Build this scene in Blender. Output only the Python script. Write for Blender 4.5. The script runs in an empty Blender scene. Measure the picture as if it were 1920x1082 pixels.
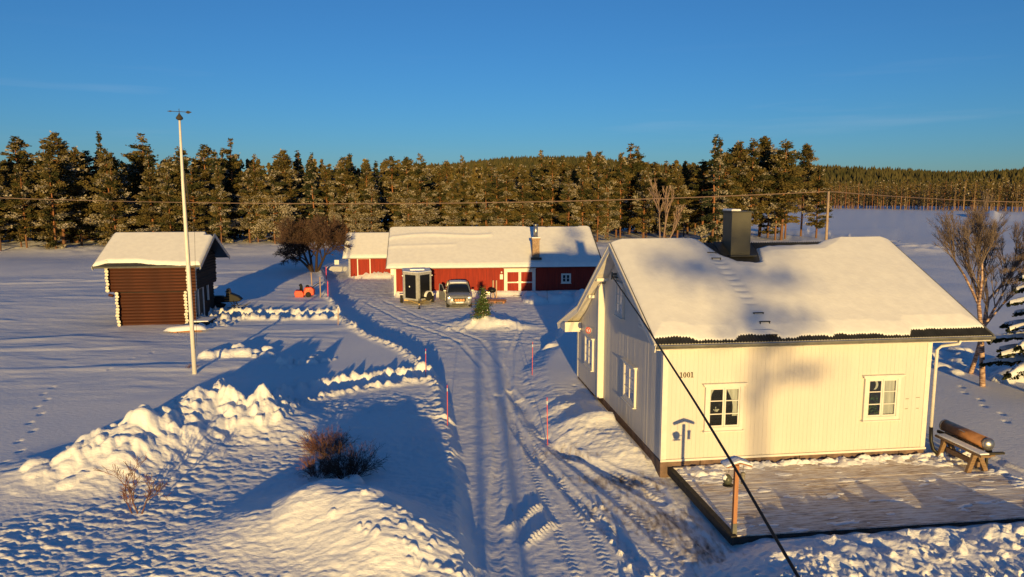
import bpy, math, random
import numpy as np
from mathutils import Matrix, Vector
D = bpy.data
scene = bpy.context.scene
R = math.radians

# ------------------------------------------------------------------ camera, sky, sun
CAM_H = 8.0
PITCH = math.atan(176 / 1340)
cam_d = D.cameras.new("camera"); cam = D.objects.new("camera", cam_d)
scene.collection.objects.link(cam); scene.camera = cam
cam.location = (0, 0, CAM_H); cam.rotation_euler = (R(90) - PITCH, 0, 0)
cam_d.sensor_width = 36.0; cam_d.lens = 36.0 * 1340 / 1920
cam_d.clip_start = 0.1; cam_d.clip_end = 9000

SUN_EL = 5.4; SUN_AZ = -3.0          # azimuth of the shadows, degrees from +Y towards +X
w = D.worlds.new("World"); scene.world = w; w.use_nodes = True
nt = w.node_tree; nt.nodes.clear()
out = nt.nodes.new("ShaderNodeOutputWorld"); bg = nt.nodes.new("ShaderNodeBackground")
sky = nt.nodes.new("ShaderNodeTexSky"); sky.sky_type = 'NISHITA'; sky.sun_disc = False
sky.sun_elevation = R(SUN_EL); sky.sun_rotation = R(180 + SUN_AZ)
sky.altitude = 2500; sky.air_density = 1.22; sky.dust_density = 1.3; sky.ozone_density = 4.9
bg.inputs[1].default_value = 0.118
# thin high cirrus: faint pale streaks low in the sky
tc = nt.nodes.new("ShaderNodeTexCoord"); mp = nt.nodes.new("ShaderNodeMapping")
mp.inputs['Scale'].default_value = (1.6, 1.6, 22); mp.inputs['Rotation'].default_value = (0.0, 0.09, 0)
nz = nt.nodes.new("ShaderNodeTexNoise"); nz.inputs['Scale'].default_value = 1.5; nz.inputs['Detail'].default_value = 6
rp = nt.nodes.new("ShaderNodeValToRGB"); rp.color_ramp.elements[0].position = .55; rp.color_ramp.elements[1].position = .85
rp.color_ramp.elements[1].color = (.18, .18, .18, 1)
mx = nt.nodes.new("ShaderNodeMix"); mx.data_type = 'RGBA'; mx.inputs['B'].default_value = (4.2, 4.4, 4.6, 1)
hs = nt.nodes.new("ShaderNodeHueSaturation"); hs.inputs['Saturation'].default_value = 1.0
L = nt.links.new
L(tc.outputs['Generated'], mp.inputs[0]); L(mp.outputs[0], nz.inputs['Vector']); L(nz.outputs[0], rp.inputs[0])
L(sky.outputs[0], hs.inputs['Color']); L(hs.outputs[0], mx.inputs['A']); L(rp.outputs[0], mx.inputs['Factor'])
sx_n = nt.nodes.new("ShaderNodeSeparateXYZ"); L(tc.outputs['Generated'], sx_n.inputs[0])
zr = nt.nodes.new("ShaderNodeValToRGB"); ze = zr.color_ramp.elements; ze[0].position = .04; ze[0].color = (0, 0, 0, 1); ze[1].position = .20; ze[1].color = (0, 0, 0, 1); zk = ze.new(.10); zk.color = (1, 1, 1, 1)
L(sx_n.outputs['Z'], zr.inputs[0]); zm = nt.nodes.new("ShaderNodeMath"); zm.operation = 'MULTIPLY'; L(zr.outputs[0], zm.inputs[0]); L(rp.outputs[0], zm.inputs[1]); L(zm.outputs[0], mx.inputs['Factor'])
L(mx.outputs['Result'], bg.inputs[0]); L(bg.outputs[0], out.inputs[0])

sd = D.lights.new("sun", 'SUN'); sd.energy = 5.0; sd.angle = R(0.55); sd.color = (1.0, .665, .215)
sun = D.objects.new("sun", sd); scene.collection.objects.link(sun); sun.location = (0, -40, 30)
az = R(SUN_AZ); el = R(SUN_EL)
dirv = Vector((math.sin(az) * math.cos(el), math.cos(az) * math.cos(el), -math.sin(el)))
sun.rotation_euler = dirv.to_track_quat('-Z', 'Y').to_euler()
scene.view_settings.view_transform = 'Standard'; scene.view_settings.look = 'None'
scene.view_settings.exposure = 0.36; scene.view_settings.gamma = 1.0
try: scene.view_settings.use_curve_mapping = False
except Exception: pass
scene.render.engine = 'CYCLES'
scene.cycles.use_denoising = True
scene.cycles.max_bounces = 8; scene.cycles.transparent_max_bounces = 12

# ------------------------------------------------------------------ helpers
PC, PS = math.cos(PITCH), math.sin(PITCH)
def G(px, py, z=0.0):
    """ground point (at height z) seen at a pixel of the 1920 px photograph"""
    a = (px - 960) / 1340; b = -(py - 541) / 1340
    t = (z - CAM_H) / (-PS + PC * b)
    return (a * t, (PC + PS * b) * t)

rng = np.random.default_rng(7)
random.seed(5)

def link(o, parent=None):
    scene.collection.objects.link(o)
    if parent is not None: o.parent = parent
    return o
def tag(o, label=None, cat=None, group=None, kind=None):
    if label: o['label'] = label
    if cat: o['category'] = cat
    if group: o['group'] = group
    if kind: o['kind'] = kind
    return o
def thing(name, label, cat, loc=(0, 0, 0), rz=0.0, group=None):
    o = D.objects.new(name, None); o.empty_display_size = .3; link(o)
    o.location = loc; o.rotation_euler = (0, 0, rz)
    return tag(o, label, cat, group)
def copy_tree(o, parent=None):
    c = o.copy(); scene.collection.objects.link(c); c.parent = parent
    for ch in list(o.children): copy_tree(ch, c)
    return c

def np_mesh(name, V, F, mats, midx=None, smooth=False):
    """V (n,3), F (m,k) array of quads or tris"""
    me = D.meshes.new(name)
    V = np.asarray(V, dtype=np.float32); F = np.asarray(F, dtype=np.int32)
    m, k = F.shape
    me.vertices.add(len(V)); me.vertices.foreach_set("co", V.ravel())
    me.loops.add(m * k); me.loops.foreach_set("vertex_index", F.ravel())
    me.polygons.add(m); me.polygons.foreach_set("loop_start", np.arange(0, m * k, k, dtype=np.int32))
    me.polygons.foreach_set("loop_total", np.full(m, k, dtype=np.int32))
    for mm in (mats if isinstance(mats, (list, tuple)) else [mats]): me.materials.append(mm)
    if midx is not None: me.polygons.foreach_set("material_index", np.asarray(midx, dtype=np.int32))
    me.polygons.foreach_set("use_smooth", np.full(m, smooth, dtype=bool))
    me.update(calc_edges=True)
    return me

class MB:
    """collects simple shapes, builds ONE mesh object"""
    def __init__(s, M=None): s.v = []; s.f = []; s.mi = []; s.sm = []; s.M = M; s.cur = 0; s.smooth = False
    def _add(s, vs, fs):
        n = len(s.v)
        for v in vs:
            v = Vector(v)
            if s.M is not None: v = s.M @ v
            s.v.append(v[:])
        for f in fs: s.f.append([n + i for i in f]); s.mi.append(s.cur); s.sm.append(s.smooth)
    def box(s, a, b, rot=None, c=None):
        x0, y0, z0 = a; x1, y1, z1 = b
        vs = [(x, y, z) for z in (z0, z1) for y in (y0, y1) for x in (x0, x1)]
        if rot is not None:
            c = Vector(c if c is not None else ((x0 + x1) / 2, (y0 + y1) / 2, (z0 + z1) / 2))
            vs = [(rot @ (Vector(v) - c) + c)[:] for v in vs]
        s._add(vs, [(0, 2, 3, 1), (4, 5, 7, 6), (0, 1, 5, 4), (2, 6, 7, 3), (0, 4, 6, 2), (1, 3, 7, 5)])
        return s
    def beam(s, p0, p1, w, h, up=(0, 0, 1)):
        p0 = Vector(p0); p1 = Vector(p1); d = (p1 - p0).normalized(); up = Vector(up)
        r = d.cross(up)
        if r.length < 1e-4: r = d.cross(Vector((1, 0, 0)))
        r.normalize(); u = r.cross(d).normalized()
        vs = []
        for p in (p0, p1):
            for a, b in ((-1, -1), (1, -1), (1, 1), (-1, 1)): vs.append((p + r * a * w / 2 + u * b * h / 2)[:])
        s._add(vs, [(3, 2, 1, 0), (4, 5, 6, 7), (0, 1, 5, 4), (1, 2, 6, 5), (2, 3, 7, 6), (3, 0, 4, 7)])
        return s
    def tube(s, pts, rad, n=8, cap=True):
        pts = [Vector(p) for p in pts]; rings = []; vs = []; fs = []
        if not isinstance(rad, (list, tuple)): rad = [rad] * len(pts)
        prev = None
        for i, p in enumerate(pts):
            d = (pts[min(i + 1, len(pts) - 1)] - pts[max(i - 1, 0)]).normalized()
            if prev is None:
                a = Vector((0, 0, 1)) if abs(d.z) < .9 else Vector((1, 0, 0)); r = d.cross(a).normalized()
            else: r = (prev - d * prev.dot(d)).normalized()
            prev = r; u = d.cross(r)
            for k in range(n):
                t = 2 * math.pi * k / n; vs.append((p + (r * math.cos(t) + u * math.sin(t)) * rad[i])[:])
        for i in range(len(pts) - 1):
            for k in range(n): fs.append((i * n + k, i * n + (k + 1) % n, (i + 1) * n + (k + 1) % n, (i + 1) * n + k))
        if cap: fs.append(tuple(range(n))[::-1]); fs.append(tuple(range((len(pts) - 1) * n, len(pts) * n)))
        s._add(vs, fs); return s
    def lathe(s, prof, n=16, M=None):
        vs = []; fs = []
        for (r, z) in prof:
            for k in range(n):
                t = 2 * math.pi * k / n; v = Vector((r * math.cos(t), r * math.sin(t), z))
                vs.append((M @ v)[:] if M is not None else v[:])
        for i in range(len(prof) - 1):
            for k in range(n): fs.append((i * n + k, i * n + (k + 1) % n, (i + 1) * n + (k + 1) % n, (i + 1) * n + k))
        fs.append(tuple(range(n))[::-1]); fs.append(tuple(range((len(prof) - 1) * n, len(prof) * n)))
        s._add(vs, fs); return s
    def prism(s, poly, axis, a, b):
        """extrude 2D poly; axis 'x': poly=(y,z), 'y': poly=(x,z), 'z': poly=(x,y)"""
        def mk(p, t): return {'x': (t, p[0], p[1]), 'y': (p[0], t, p[1]), 'z': (p[0], p[1], t)}[axis]
        n = len(poly); vs = [mk(p, a) for p in poly] + [mk(p, b) for p in poly]
        fs = [tuple(range(n))[::-1], tuple(range(n, 2 * n))] + [(i, (i + 1) % n, n + (i + 1) % n, n + i) for i in range(n)]
        s._add(vs, fs); return s
    def raw(s, vs, fs): s._add(vs, fs); return s
    def build(s, name, mat, parent=None, bevel=0.0):
        me = D.meshes.new(name); me.from_pydata(s.v, [], s.f)
        for m in (mat if isinstance(mat, (list, tuple)) else [mat]): me.materials.append(m)
        me.polygons.foreach_set("material_index", s.mi); me.polygons.foreach_set("use_smooth", s.sm)
        me.update(); o = D.objects.new(name, me); link(o, parent)
        if bevel:
            b = o.modifiers.new("bevel", 'BEVEL'); b.width = bevel; b.segments = 2; b.limit_method = 'ANGLE'
        return o

# numpy gradient noise ------------------------------------------------
_perm = np.random.default_rng(11).permutation(4096).astype(np.int64)
_ga = np.random.default_rng(12).uniform(0, 2 * np.pi, 4096)
_gx = np.cos(_ga).astype(np.float32); _gy = np.sin(_ga).astype(np.float32)
def noise(x, y):
    xi = np.floor(x).astype(np.int64); yi = np.floor(y).astype(np.int64)
    fx = (x - xi).astype(np.float32); fy = (y - yi).astype(np.float32)
    u = fx * fx * fx * (fx * (fx * 6 - 15) + 10); v = fy * fy * fy * (fy * (fy * 6 - 15) + 10)
    def g(ix, iy, dx, dy):
        h = _perm[(_perm[ix & 4095] + iy) & 4095]
        return _gx[h] * dx + _gy[h] * dy
    a = g(xi, yi, fx, fy); b = g(xi + 1, yi, fx - 1, fy); c = g(xi, yi + 1, fx, fy - 1); d = g(xi + 1, yi + 1, fx - 1, fy - 1)
    return (a + (b - a) * u) * (1 - v) + (c + (d - c) * u) * v     # about -.7 .. .7
def fbm(x, y, o=3, g=.5):
    r = 0; a = 1
    for i in range(o): r = r + a * noise(x * 2 ** i + 17.3 * i, y * 2 ** i - 9.1 * i); a *= g
    return r
def sstep(x, a, b):
    t = np.clip((x - a) / (b - a), 0, 1); return t * t * (3 - 2 * t)
def seg_dist(X, Y, pts, vals=None):
    """distance to polyline; optionally interpolated value along it"""
    best = np.full(X.shape, 1e9, dtype=np.float32); val = np.zeros(X.shape, dtype=np.float32)
    for i in range(len(pts) - 1):
        ax, ay = pts[i]; bx, by = pts[i + 1]; dx, dy = bx - ax, by - ay
        t = np.clip(((X - ax) * dx + (Y - ay) * dy) / (dx * dx + dy * dy), 0, 1)
        d = np.hypot(X - ax - t * dx, Y - ay - t * dy); m = d < best
        best = np.where(m, d, best)
        if vals is not None: val = np.where(m, vals[i] + (vals[i + 1] - vals[i]) * t, val)
    return (best, val) if vals is not None else best
def ridge(X, Y, pts, hs, w):
    out = np.zeros(X.shape); dmin = np.full(X.shape, 1e9)
    for i in range(len(pts) - 1):
        ax, ay = pts[i]; bx, by = pts[i + 1]; dx, dy = bx - ax, by - ay
        t = np.clip(((X - ax) * dx + (Y - ay) * dy) / (dx * dx + dy * dy), 0, 1)
        d = np.hypot(X - ax - t * dx, Y - ay - t * dy); out = np.maximum(out, (hs[i] + (hs[i + 1] - hs[i]) * t) * np.exp(-(d / w) ** 2))
    return out
def poly_sd(X, Y, pts):
    d = seg_dist(X, Y, pts + [pts[0]]); ins = np.zeros(X.shape, bool)
    n = len(pts)
    for i in range(n):
        ax, ay = pts[i]; bx, by = pts[(i + 1) % n]
        c = ((ay > Y) != (by > Y)) & (X < (bx - ax) * (Y - ay) / (by - ay + 1e-9) + ax)
        ins ^= c
    return np.where(ins, -d, d)

# ------------------------------------------------------------------ materials
def mat(name, col, rough=.7, col2=None, nscale=5, bump=0.0, bscale=30, metal=0.0, stretch=(1, 1, 1), spec=.3, lo=.35, hi=.65, detail=4):
    m = D.materials.new(name); m.use_nodes = True; n = m.node_tree; p = n.nodes['Principled BSDF']
    p.inputs['Base Color'].default_value = (*col, 1); p.inputs['Roughness'].default_value = rough
    p.inputs['Metallic'].default_value = metal; p.inputs['Specular IOR Level'].default_value = spec
    tcn = n.nodes.new("ShaderNodeTexCoord"); mpn = n.nodes.new("ShaderNodeMapping"); mpn.inputs['Scale'].default_value = stretch
    n.links.new(tcn.outputs['Object'], mpn.inputs[0])
    if col2 is not None:
        t = n.nodes.new("ShaderNodeTexNoise"); t.inputs['Scale'].default_value = nscale; t.inputs['Detail'].default_value = detail
        r = n.nodes.new("ShaderNodeValToRGB"); r.color_ramp.elements[0].position = lo; r.color_ramp.elements[1].position = hi
        r.color_ramp.elements[0].color = (*col, 1); r.color_ramp.elements[1].color = (*col2, 1)
        n.links.new(mpn.outputs[0], t.inputs['Vector']); n.links.new(t.outputs[0], r.inputs[0]); n.links.new(r.outputs[0], p.inputs['Base Color'])
    if bump:
        t2 = n.nodes.new("ShaderNodeTexNoise"); t2.inputs['Scale'].default_value = bscale; t2.inputs['Detail'].default_value = 5
        b = n.nodes.new("ShaderNodeBump"); b.inputs['Strength'].default_value = 1.0; b.inputs['Distance'].default_value = bump
        n.links.new(mpn.outputs[0], t2.inputs['Vector']); n.links.new(t2.outputs[0], b.inputs['Height']); n.links.new(b.outputs[0], p.inputs['Normal'])
    return m
M = {}
M['snow'] = mat('snow_soft', (.88, .89, .91), .6, (.84, .85, .88), 2, .012, 14, spec=.15)
M['roofsnow'] = mat('snow_roof', (.80, .80, .80), .55, (.74, .74, .75), 3, .006, 9, spec=.15)
M['white'] = mat('white_paint', (.60, .56, .52), .5, (.575, .535, .495), 3, .0005, 40, stretch=(1, 1, .15))
M['white2'] = mat('white_trim', (.68, .65, .61), .45, (.63, .60, .56), 6)
M['red'] = mat('red_paint', (.28, .024, .012), .75, (.19, .016, .010), 4, .002, 30, stretch=(3, 3, .2))
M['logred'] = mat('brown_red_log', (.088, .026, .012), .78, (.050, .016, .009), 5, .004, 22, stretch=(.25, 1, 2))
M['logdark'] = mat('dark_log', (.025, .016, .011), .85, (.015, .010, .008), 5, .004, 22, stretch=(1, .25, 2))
M['logend'] = mat('pale_log_end', (.72, .70, .62), .7, (.5, .45, .36), 9)
M['roofmetal'] = mat('dark_roof_sheet', (.035, .035, .033), .45, (.05, .05, .047), 4, metal=.2)
M['gutter'] = mat('grey_gutter', (.16, .16, .14), .5, (.11, .11, .10), 4)
M['chimney'] = mat('chimney_sheet', (.075, .072, .055), .5, (.065, .062, .048), 3)
M['brick'] = mat('brick_pale', (.38, .26, .17), .85, (.22, .15, .10), 8, .01, 30)
M['steel'] = mat('steel', (.45, .45, .43), .35, (.35, .35, .34), 6, metal=.9)
M['copper'] = mat('copper_sheet', (.55, .27, .12), .38, (.34, .16, .07), 4, metal=.45, stretch=(1, 1, 1))
M['stone'] = mat('foundation_stone', (.20, .13, .10), .85, (.10, .07, .06), 4, .02, 12)
M['black'] = mat('black_plastic', (.012, .012, .013), .45)
M['blackp'] = mat('black_panel', (.010, .010, .012), .35)
M['cable'] = mat('black_cable', (.010, .009, .009), .6)
M['wood'] = mat('weathered_wood', (.26, .17, .10), .8, (.16, .10, .06), 7, .004, 30, stretch=(1, 8, 8))
M['postwood'] = mat('orange_post_wood', (.42, .20, .10), .75, (.33, .15, .08), 6, .003, 40, stretch=(6, 6, .6))
M['darkwood'] = mat('dark_wood', (.05, .045, .04), .8, (.03, .028, .025), 6)
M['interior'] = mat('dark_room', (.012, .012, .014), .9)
M['curtain'] = mat('white_curtain', (.55, .53, .48), .9, (.38, .37, .34), 14, stretch=(1, 1, .1))
M['polewood'] = mat('pole_wood', (.36, .27, .20), .8, (.28, .20, .15), 3)
M['stickred'] = mat('red_stick', (.75, .10, .07), .5)
M['stickpink'] = mat('pink_stick', (.75, .08, .16), .5)
M['stickwood'] = mat('plain_stick', (.42, .28, .20), .7)
M['machred'] = mat('red_machine_paint', (.62, .05, .02), .4, (.45, .03, .015), 6)
M['yellow'] = mat('yellow_wood', (.5, .36, .14), .7)
M['tarp'] = mat('machine_black', (.006, .006, .008), .6)  # black deepened to carry the shade the snowmobile stands in
M['plant'] = mat('pot_plant_leaf', (.05, .10, .03), .7)
M['carpaint'] = mat('car_grey_paint', (.26, .27, .27), .3, (.36, .36, .35), 5, metal=.4, spec=.5)
M['carglass'] = mat('car_glass', (.012, .014, .016), .08, spec=.8)
M['carwhite'] = mat('plate_white', (.8, .8, .78), .4)
M['lens'] = mat('lamp_lens', (.75, .72, .65), .15, metal=.3, spec=.8)
M['lampglint'] = mat('glint_lens', (.85, .38, .15), .2, spec=.8)  # orange sun glint on the auxiliary lamps put into the lens colour
M['tyre'] = mat('tyre_rubber', (.02, .02, .02), .9)
M['rim'] = mat('wheel_rim', (.42, .40, .36), .4, metal=.6)
M['trailerframe'] = mat('trailer_frame', (.55, .54, .50), .45, (.42, .41, .38), 8, metal=.3)
M['signwhite'] = mat('sign_white', (.6, .62, .64), .6)
M['signred'] = mat('sign_red', (.55, .05, .03), .6)
M['digit'] = mat('digit_bronze', (.03, .02, .012), .5)
M['birch'] = mat('birch_bark', (.48, .34, .27), .8, (.16, .09, .07), 5, .006, 20, stretch=(1, 1, 3), lo=.42, hi=.60)
M['twig'] = mat('dark_twig', (.035, .022, .018), .85)
M['twigred'] = mat('reddish_twig', (.17, .075, .055), .85, (.10, .055, .045), 1.6)
M['twigbrown'] = mat('brown_twig', (.085, .045, .03), .85, (.05, .03, .022), .8)
M['birchtwig'] = mat('birch_twig', (.15, .115, .10), .85, (.09, .065, .055), 1)
M['twigfrost'] = mat('pale_twig', (.22, .15, .12), .85)
M['lantern'] = mat('lantern_green', (.07, .075, .055), .4)
M['peanut'] = mat('feeder_mesh', (.22, .20, .17), .6)

def foliage_mat(name, c1, c2, sc=.8):
    m = mat(name, c1, .75, c2, sc, spec=.1); p = m.node_tree.nodes['Principled BSDF']
    return m
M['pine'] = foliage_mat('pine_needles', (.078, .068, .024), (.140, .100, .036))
M['pineshade'] = foliage_mat('deep_shade_needles', (.030, .036, .014), (.055, .052, .022))  # darker needle tone, also stands in for shade within the crowns
M['pinedark'] = foliage_mat('spruce_needles', (.022, .030, .016), (.040, .045, .022))
M['spruce'] = foliage_mat('fresh_spruce_needles', (.045, .085, .030), (.07, .11, .04), 2)
M['frost'] = mat('frosted_needles', (.36, .32, .27), .8, (.18, .155, .115), .6, spec=.1)
M['snowneedle'] = mat('snow_on_needles', (.78, .78, .80), .8)

# pine bark: grey low, orange above
def bark():
    m = D.materials.new('pine_bark'); m.use_nodes = True; n = m.node_tree; p = n.nodes['Principled BSDF']
    p.inputs['Roughness'].default_value = .9; p.inputs['Specular IOR Level'].default_value = .1
    t = n.nodes.new("ShaderNodeTexCoord"); s = n.nodes.new("ShaderNodeSeparateXYZ"); r = n.nodes.new("ShaderNodeMapRange")
    r.inputs[1].default_value = 1.5; r.inputs[2].default_value = 6
    q = n.nodes.new("ShaderNodeTexNoise"); q.inputs['Scale'].default_value = 3
    a = n.nodes.new("ShaderNodeMath"); a.operation = 'MULTIPLY_ADD'; a.inputs[1].default_value = .6; 
    c = n.nodes.new("ShaderNodeValToRGB"); c.color_ramp.elements[0].color = (.12, .075, .055, 1); c.color_ramp.elements[1].color = (.27, .12, .06, 1)
    n.links.new(t.outputs['Object'], s.inputs[0]); n.links.new(s.outputs['Z'], r.inputs[0]); n.links.new(t.outputs['Object'], q.inputs['Vector'])
    n.links.new(q.outputs[0], a.inputs[0]); n.links.new(r.outputs[0], a.inputs[2]); n.links.new(a.outputs[0], c.inputs[0]); n.links.new(c.outputs[0], p.inputs['Base Color'])
    return m
M['bark'] = bark()

def glass():
    m = D.materials.new('window_glass'); m.use_nodes = True; n = m.node_tree; n.nodes.clear()
    o = n.nodes.new("ShaderNodeOutputMaterial"); mxs = n.nodes.new("ShaderNodeMixShader")
    g = n.nodes.new("ShaderNodeBsdfGlossy"); g.inputs['Roughness'].default_value = .03
    t = n.nodes.new("ShaderNodeBsdfTransparent"); t.inputs[0].default_value = (.85, .9, .9, 1)
    f = n.nodes.new("ShaderNodeFresnel"); f.inputs[0].default_value = 1.5
    n.links.new(f.outputs[0], mxs.inputs[0]); n.links.new(t.outputs[0], mxs.inputs[1]); n.links.new(g.outputs[0], mxs.inputs[2]); n.links.new(mxs.outputs[0], o.inputs[0])
    return m
M['glass'] = glass()

def ground_mat():
    m = D.materials.new('snow_ground'); m.use_nodes = True; n = m.node_tree; p = n.nodes['Principled BSDF']
    p.inputs['Roughness'].default_value = .6; p.inputs['Specular IOR Level'].default_value = .15
    at = n.nodes.new("ShaderNodeAttribute"); at.attribute_name = "dirt"
    t = n.nodes.new("ShaderNodeTexCoord")
    q = n.nodes.new("ShaderNodeTexNoise"); q.inputs['Scale'].default_value = 5; q.inputs['Detail'].default_value = 6
    mp_ = n.nodes.new("ShaderNodeMapping"); mp_.inputs['Scale'].default_value = (1.6, .5, 1); mp_.inputs['Rotation'].default_value = (0, 0, R(-28))
    n.links.new(t.outputs['Object'], mp_.inputs[0]); n.links.new(mp_.outputs[0], q.inputs['Vector'])
    add = n.nodes.new("ShaderNodeMath"); add.operation = 'MULTIPLY_ADD'; add.inputs[1].default_value = 1.5; add.inputs[2].default_value = -.75
    n.links.new(q.outputs[0], add.inputs[0])
    s = n.nodes.new("ShaderNodeMath"); s.operation = 'ADD'; n.links.new(add.outputs[0], s.inputs[0]); n.links.new(at.outputs['Fac'], s.inputs[1])
    mul = n.nodes.new("ShaderNodeMath"); mul.operation = 'MULTIPLY'; n.links.new(at.outputs['Fac'], mul.inputs[1])
    c = n.nodes.new("ShaderNodeValToRGB"); e = c.color_ramp.elements
    e[0].position = .30; e[0].color = (.88, .88, .90, 1); e[1].position = .95; e[1].color = (.13, .085, .06, 1)
    k = c.color_ramp.elements.new(.55); k.color = (.62, .58, .56, 1)
    n.links.new(s.outputs[0], c.inputs[0]); n.links.new(c.outputs[0], p.inputs['Base Color'])
    b1 = n.nodes.new("ShaderNodeTexNoise"); b1.inputs['Scale'].default_value = 9; b1.inputs['Detail'].default_value = 6
    b2 = n.nodes.new("ShaderNodeBump"); b2.inputs['Distance'].default_value = .026; b2.inputs['Strength'].default_value = .9
    b3 = n.nodes.new("ShaderNodeTexNoise"); b3.inputs['Scale'].default_value = 45; b3.inputs['Detail'].default_value = 3
    b4 = n.nodes.new("ShaderNodeBump"); b4.inputs['Distance'].default_value = .010; n.links.new(t.outputs['Object'], b3.inputs['Vector']); n.links.new(b3.outputs[0], b4.inputs['Height']); n.links.new(b4.outputs[0], b2.inputs['Normal'])
    mb = n.nodes.new("ShaderNodeMapping"); mb.inputs['Scale'].default_value = (.55, 1.3, 1.3); mb.inputs['Rotation'].default_value = (0, 0, R(12)); b1.inputs['Roughness'].default_value = .62
    n.links.new(t.outputs['Object'], mb.inputs[0]); n.links.new(mb.outputs[0], b1.inputs['Vector']); n.links.new(b1.outputs[0], b2.inputs['Height']); n.links.new(b2.outputs[0], p.inputs['Normal'])
    return m
M['ground'] = ground_mat()

def deck_mat():
    m = mat('snowy_deck_board', (.17, .115, .085), .8); n = m.node_tree; p = n.nodes['Principled BSDF']
    t = n.nodes.new("ShaderNodeTexCoord"); mp_ = n.nodes.new("ShaderNodeMapping"); mp_.inputs['Scale'].default_value = (.6, 6.5, 1); mp_.inputs['Rotation'].default_value = (0, 0, R(7))
    q = n.nodes.new("ShaderNodeTexNoise"); q.inputs['Scale'].default_value = 4; q.inputs['Detail'].default_value = 9; q.inputs['Roughness'].default_value = .68
    q2 = n.nodes.new("ShaderNodeTexNoise"); q2.inputs['Scale'].default_value = 1.1; q2.inputs['Detail'].default_value = 2
    a = n.nodes.new("ShaderNodeMath"); a.operation = 'MULTIPLY_ADD'; a.inputs[1].default_value = .30
    c = n.nodes.new("ShaderNodeValToRGB"); e = c.color_ramp.elements
    e[0].position = .49; e[0].color = (.24, .16, .11, 1); e[1].position = .74; e[1].color = (.84, .82, .80, 1)
    k = c.color_ramp.elements.new(.59); k.color = (.58, .49, .42, 1)
    n.links.new(t.outputs['Object'], mp_.inputs[0]); n.links.new(mp_.outputs[0], q.inputs['Vector']); n.links.new(t.outputs['Object'], q2.inputs['Vector'])
    n.links.new(q2.outputs[0], a.inputs[0]); n.links.new(q.outputs[0], a.inputs[2]); n.links.new(a.outputs[0], c.inputs[0]); n.links.new(c.outputs[0], p.inputs['Base Color'])
    b = n.nodes.new("ShaderNodeBump"); b.inputs['Distance'].default_value = .02; n.links.new(a.outputs[0], b.inputs['Height']); n.links.new(b.outputs[0], p.inputs['Normal'])
    return m
M['deck'] = deck_mat()

# ------------------------------------------------------------------ terrain
HX, HY, HA = 4.25, 19.54, math.atan2(.130, .9915)      # white house: front left wall corner and turn
def hw(x, y):                                           # house local -> world
    c, s = math.cos(HA), math.sin(HA); return (HX + c * x - s * y, HY + s * x + c * y)
def pp(l, z=0.0): return [G(a, b, z) for a, b in l]
ROAD = pp([(895, 1130), (880, 1000), (872, 900), (858, 820), (838, 745), (826, 715), (800, 690), (760, 664), (700, 640), (662, 615), (640, 585),
           (622, 560), (614, 530), (606, 505), (640, 492), (655, 522), (735, 523), (740, 558), (950, 556), (1080, 556), (1078, 570), (1060, 590), (1045, 640), (1000, 668),
           (975, 700), (985, 760), (1020, 835), (1120, 868), (1225, 893), (1262, 896), (1372, 1028), (1330, 1060), (1300, 1130)]) + [(5.5, 6.0), (5.5, -6.0), (-1.2, -6.0), (-1.0, 8.0)]
PATH1 = pp([(395, 602), (500, 602), (650, 602)], .0)
PATH2 = pp([(522, 768), (610, 745), (720, 728), (850, 712)], .0)
PATH3 = pp([(470, 800), (560, 762)], 0)
PILE = [G(105, 872, .6), G(200, 832, 1.0), G(300, 800, 1.0), G(395, 752, 1.1), G(470, 762, 1.0), G(512, 790, .6)]
PILEH = [.35, .95, 1.05, 1.25, .95, .45]
MOUND = [G(520, 965, .7), G(610, 930, 1.0), G(680, 950, 1.0), G(740, 995, .9), G(800, 1050, .6)]
MOUNDH = [.45, 1.0, 1.05, .85, .35]
TRACKS = [  # (pixel centre line, width, depth, tread)
    ([(930, 1082), (925, 950), (935, 860), (925, 760), (905, 690), (860, 640), (760, 605), (690, 570)], .32, .05, 0),
    ([(990, 1082), (975, 950), (965, 860), (960, 760), (945, 690), (905, 640), (800, 600), (720, 565)], .32, .05, 0),
    ([(1085, 1082), (1040, 980), (1000, 880), (975, 800), (955, 730), (960, 660), (980, 610)], .30, .05, 1),
    ([(1150, 1082), (1110, 1000), (1060, 920), (1010, 840), (975, 770), (950, 700), (950, 640)], .30, .04, 1),
    ([(1290, 1060), (1180, 955), (1100, 890), (1030, 835), (990, 780), (955, 730)], .42, .07, 1),
    ([(1225, 1082), (1130, 985), (1060, 915), (1000, 850), (960, 790), (935, 740)], .42, .07, 1),
    ([(1350, 1040), (1230, 940), (1140, 890), (1060, 845), (1010, 800), (975, 750)], .42, .06, 1),
    ([(1225, 915), (1150, 885), (1070, 855), (1020, 820)], .45, .06, 1),
]
FEET = [([(10, 880), (60, 800), (85, 745), (95, 722)], .9), ([(200, 700), (262, 668), (300, 655)], 1.0), ([(1180, 760), (1060, 720)], .8), ([(1790, 720), (1905, 800)], .8)]
def stamps(n, box, rr, hh, seed, keep=None):
    r = np.random.default_rng(seed); o = []
    while len(o) < n:
        px = r.uniform(box[0], box[2]); py = r.uniform(box[1], box[3])
        if keep and not keep(px, py): continue
        x, y = G(px, py, .4); o.append((x, y, r.uniform(*rr), r.uniform(*hh)))
    return o
def near_line(pts, n, spread, rr, hh, seed):
    r = np.random.default_rng(seed); o = []
    for _ in range(n):
        i = r.integers(0, len(pts) - 1); t = r.uniform(); x = pts[i][0] * (1 - t) + pts[i + 1][0] * t; y = pts[i][1] * (1 - t) + pts[i + 1][1] * t
        rad = r.uniform(rr[0] ** .5, rr[1] ** .5) ** 2
        o.append((x + r.normal() * spread, y + r.normal() * spread, rad, rad * r.uniform(*hh)))
    return o
STAMPS = []
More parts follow.
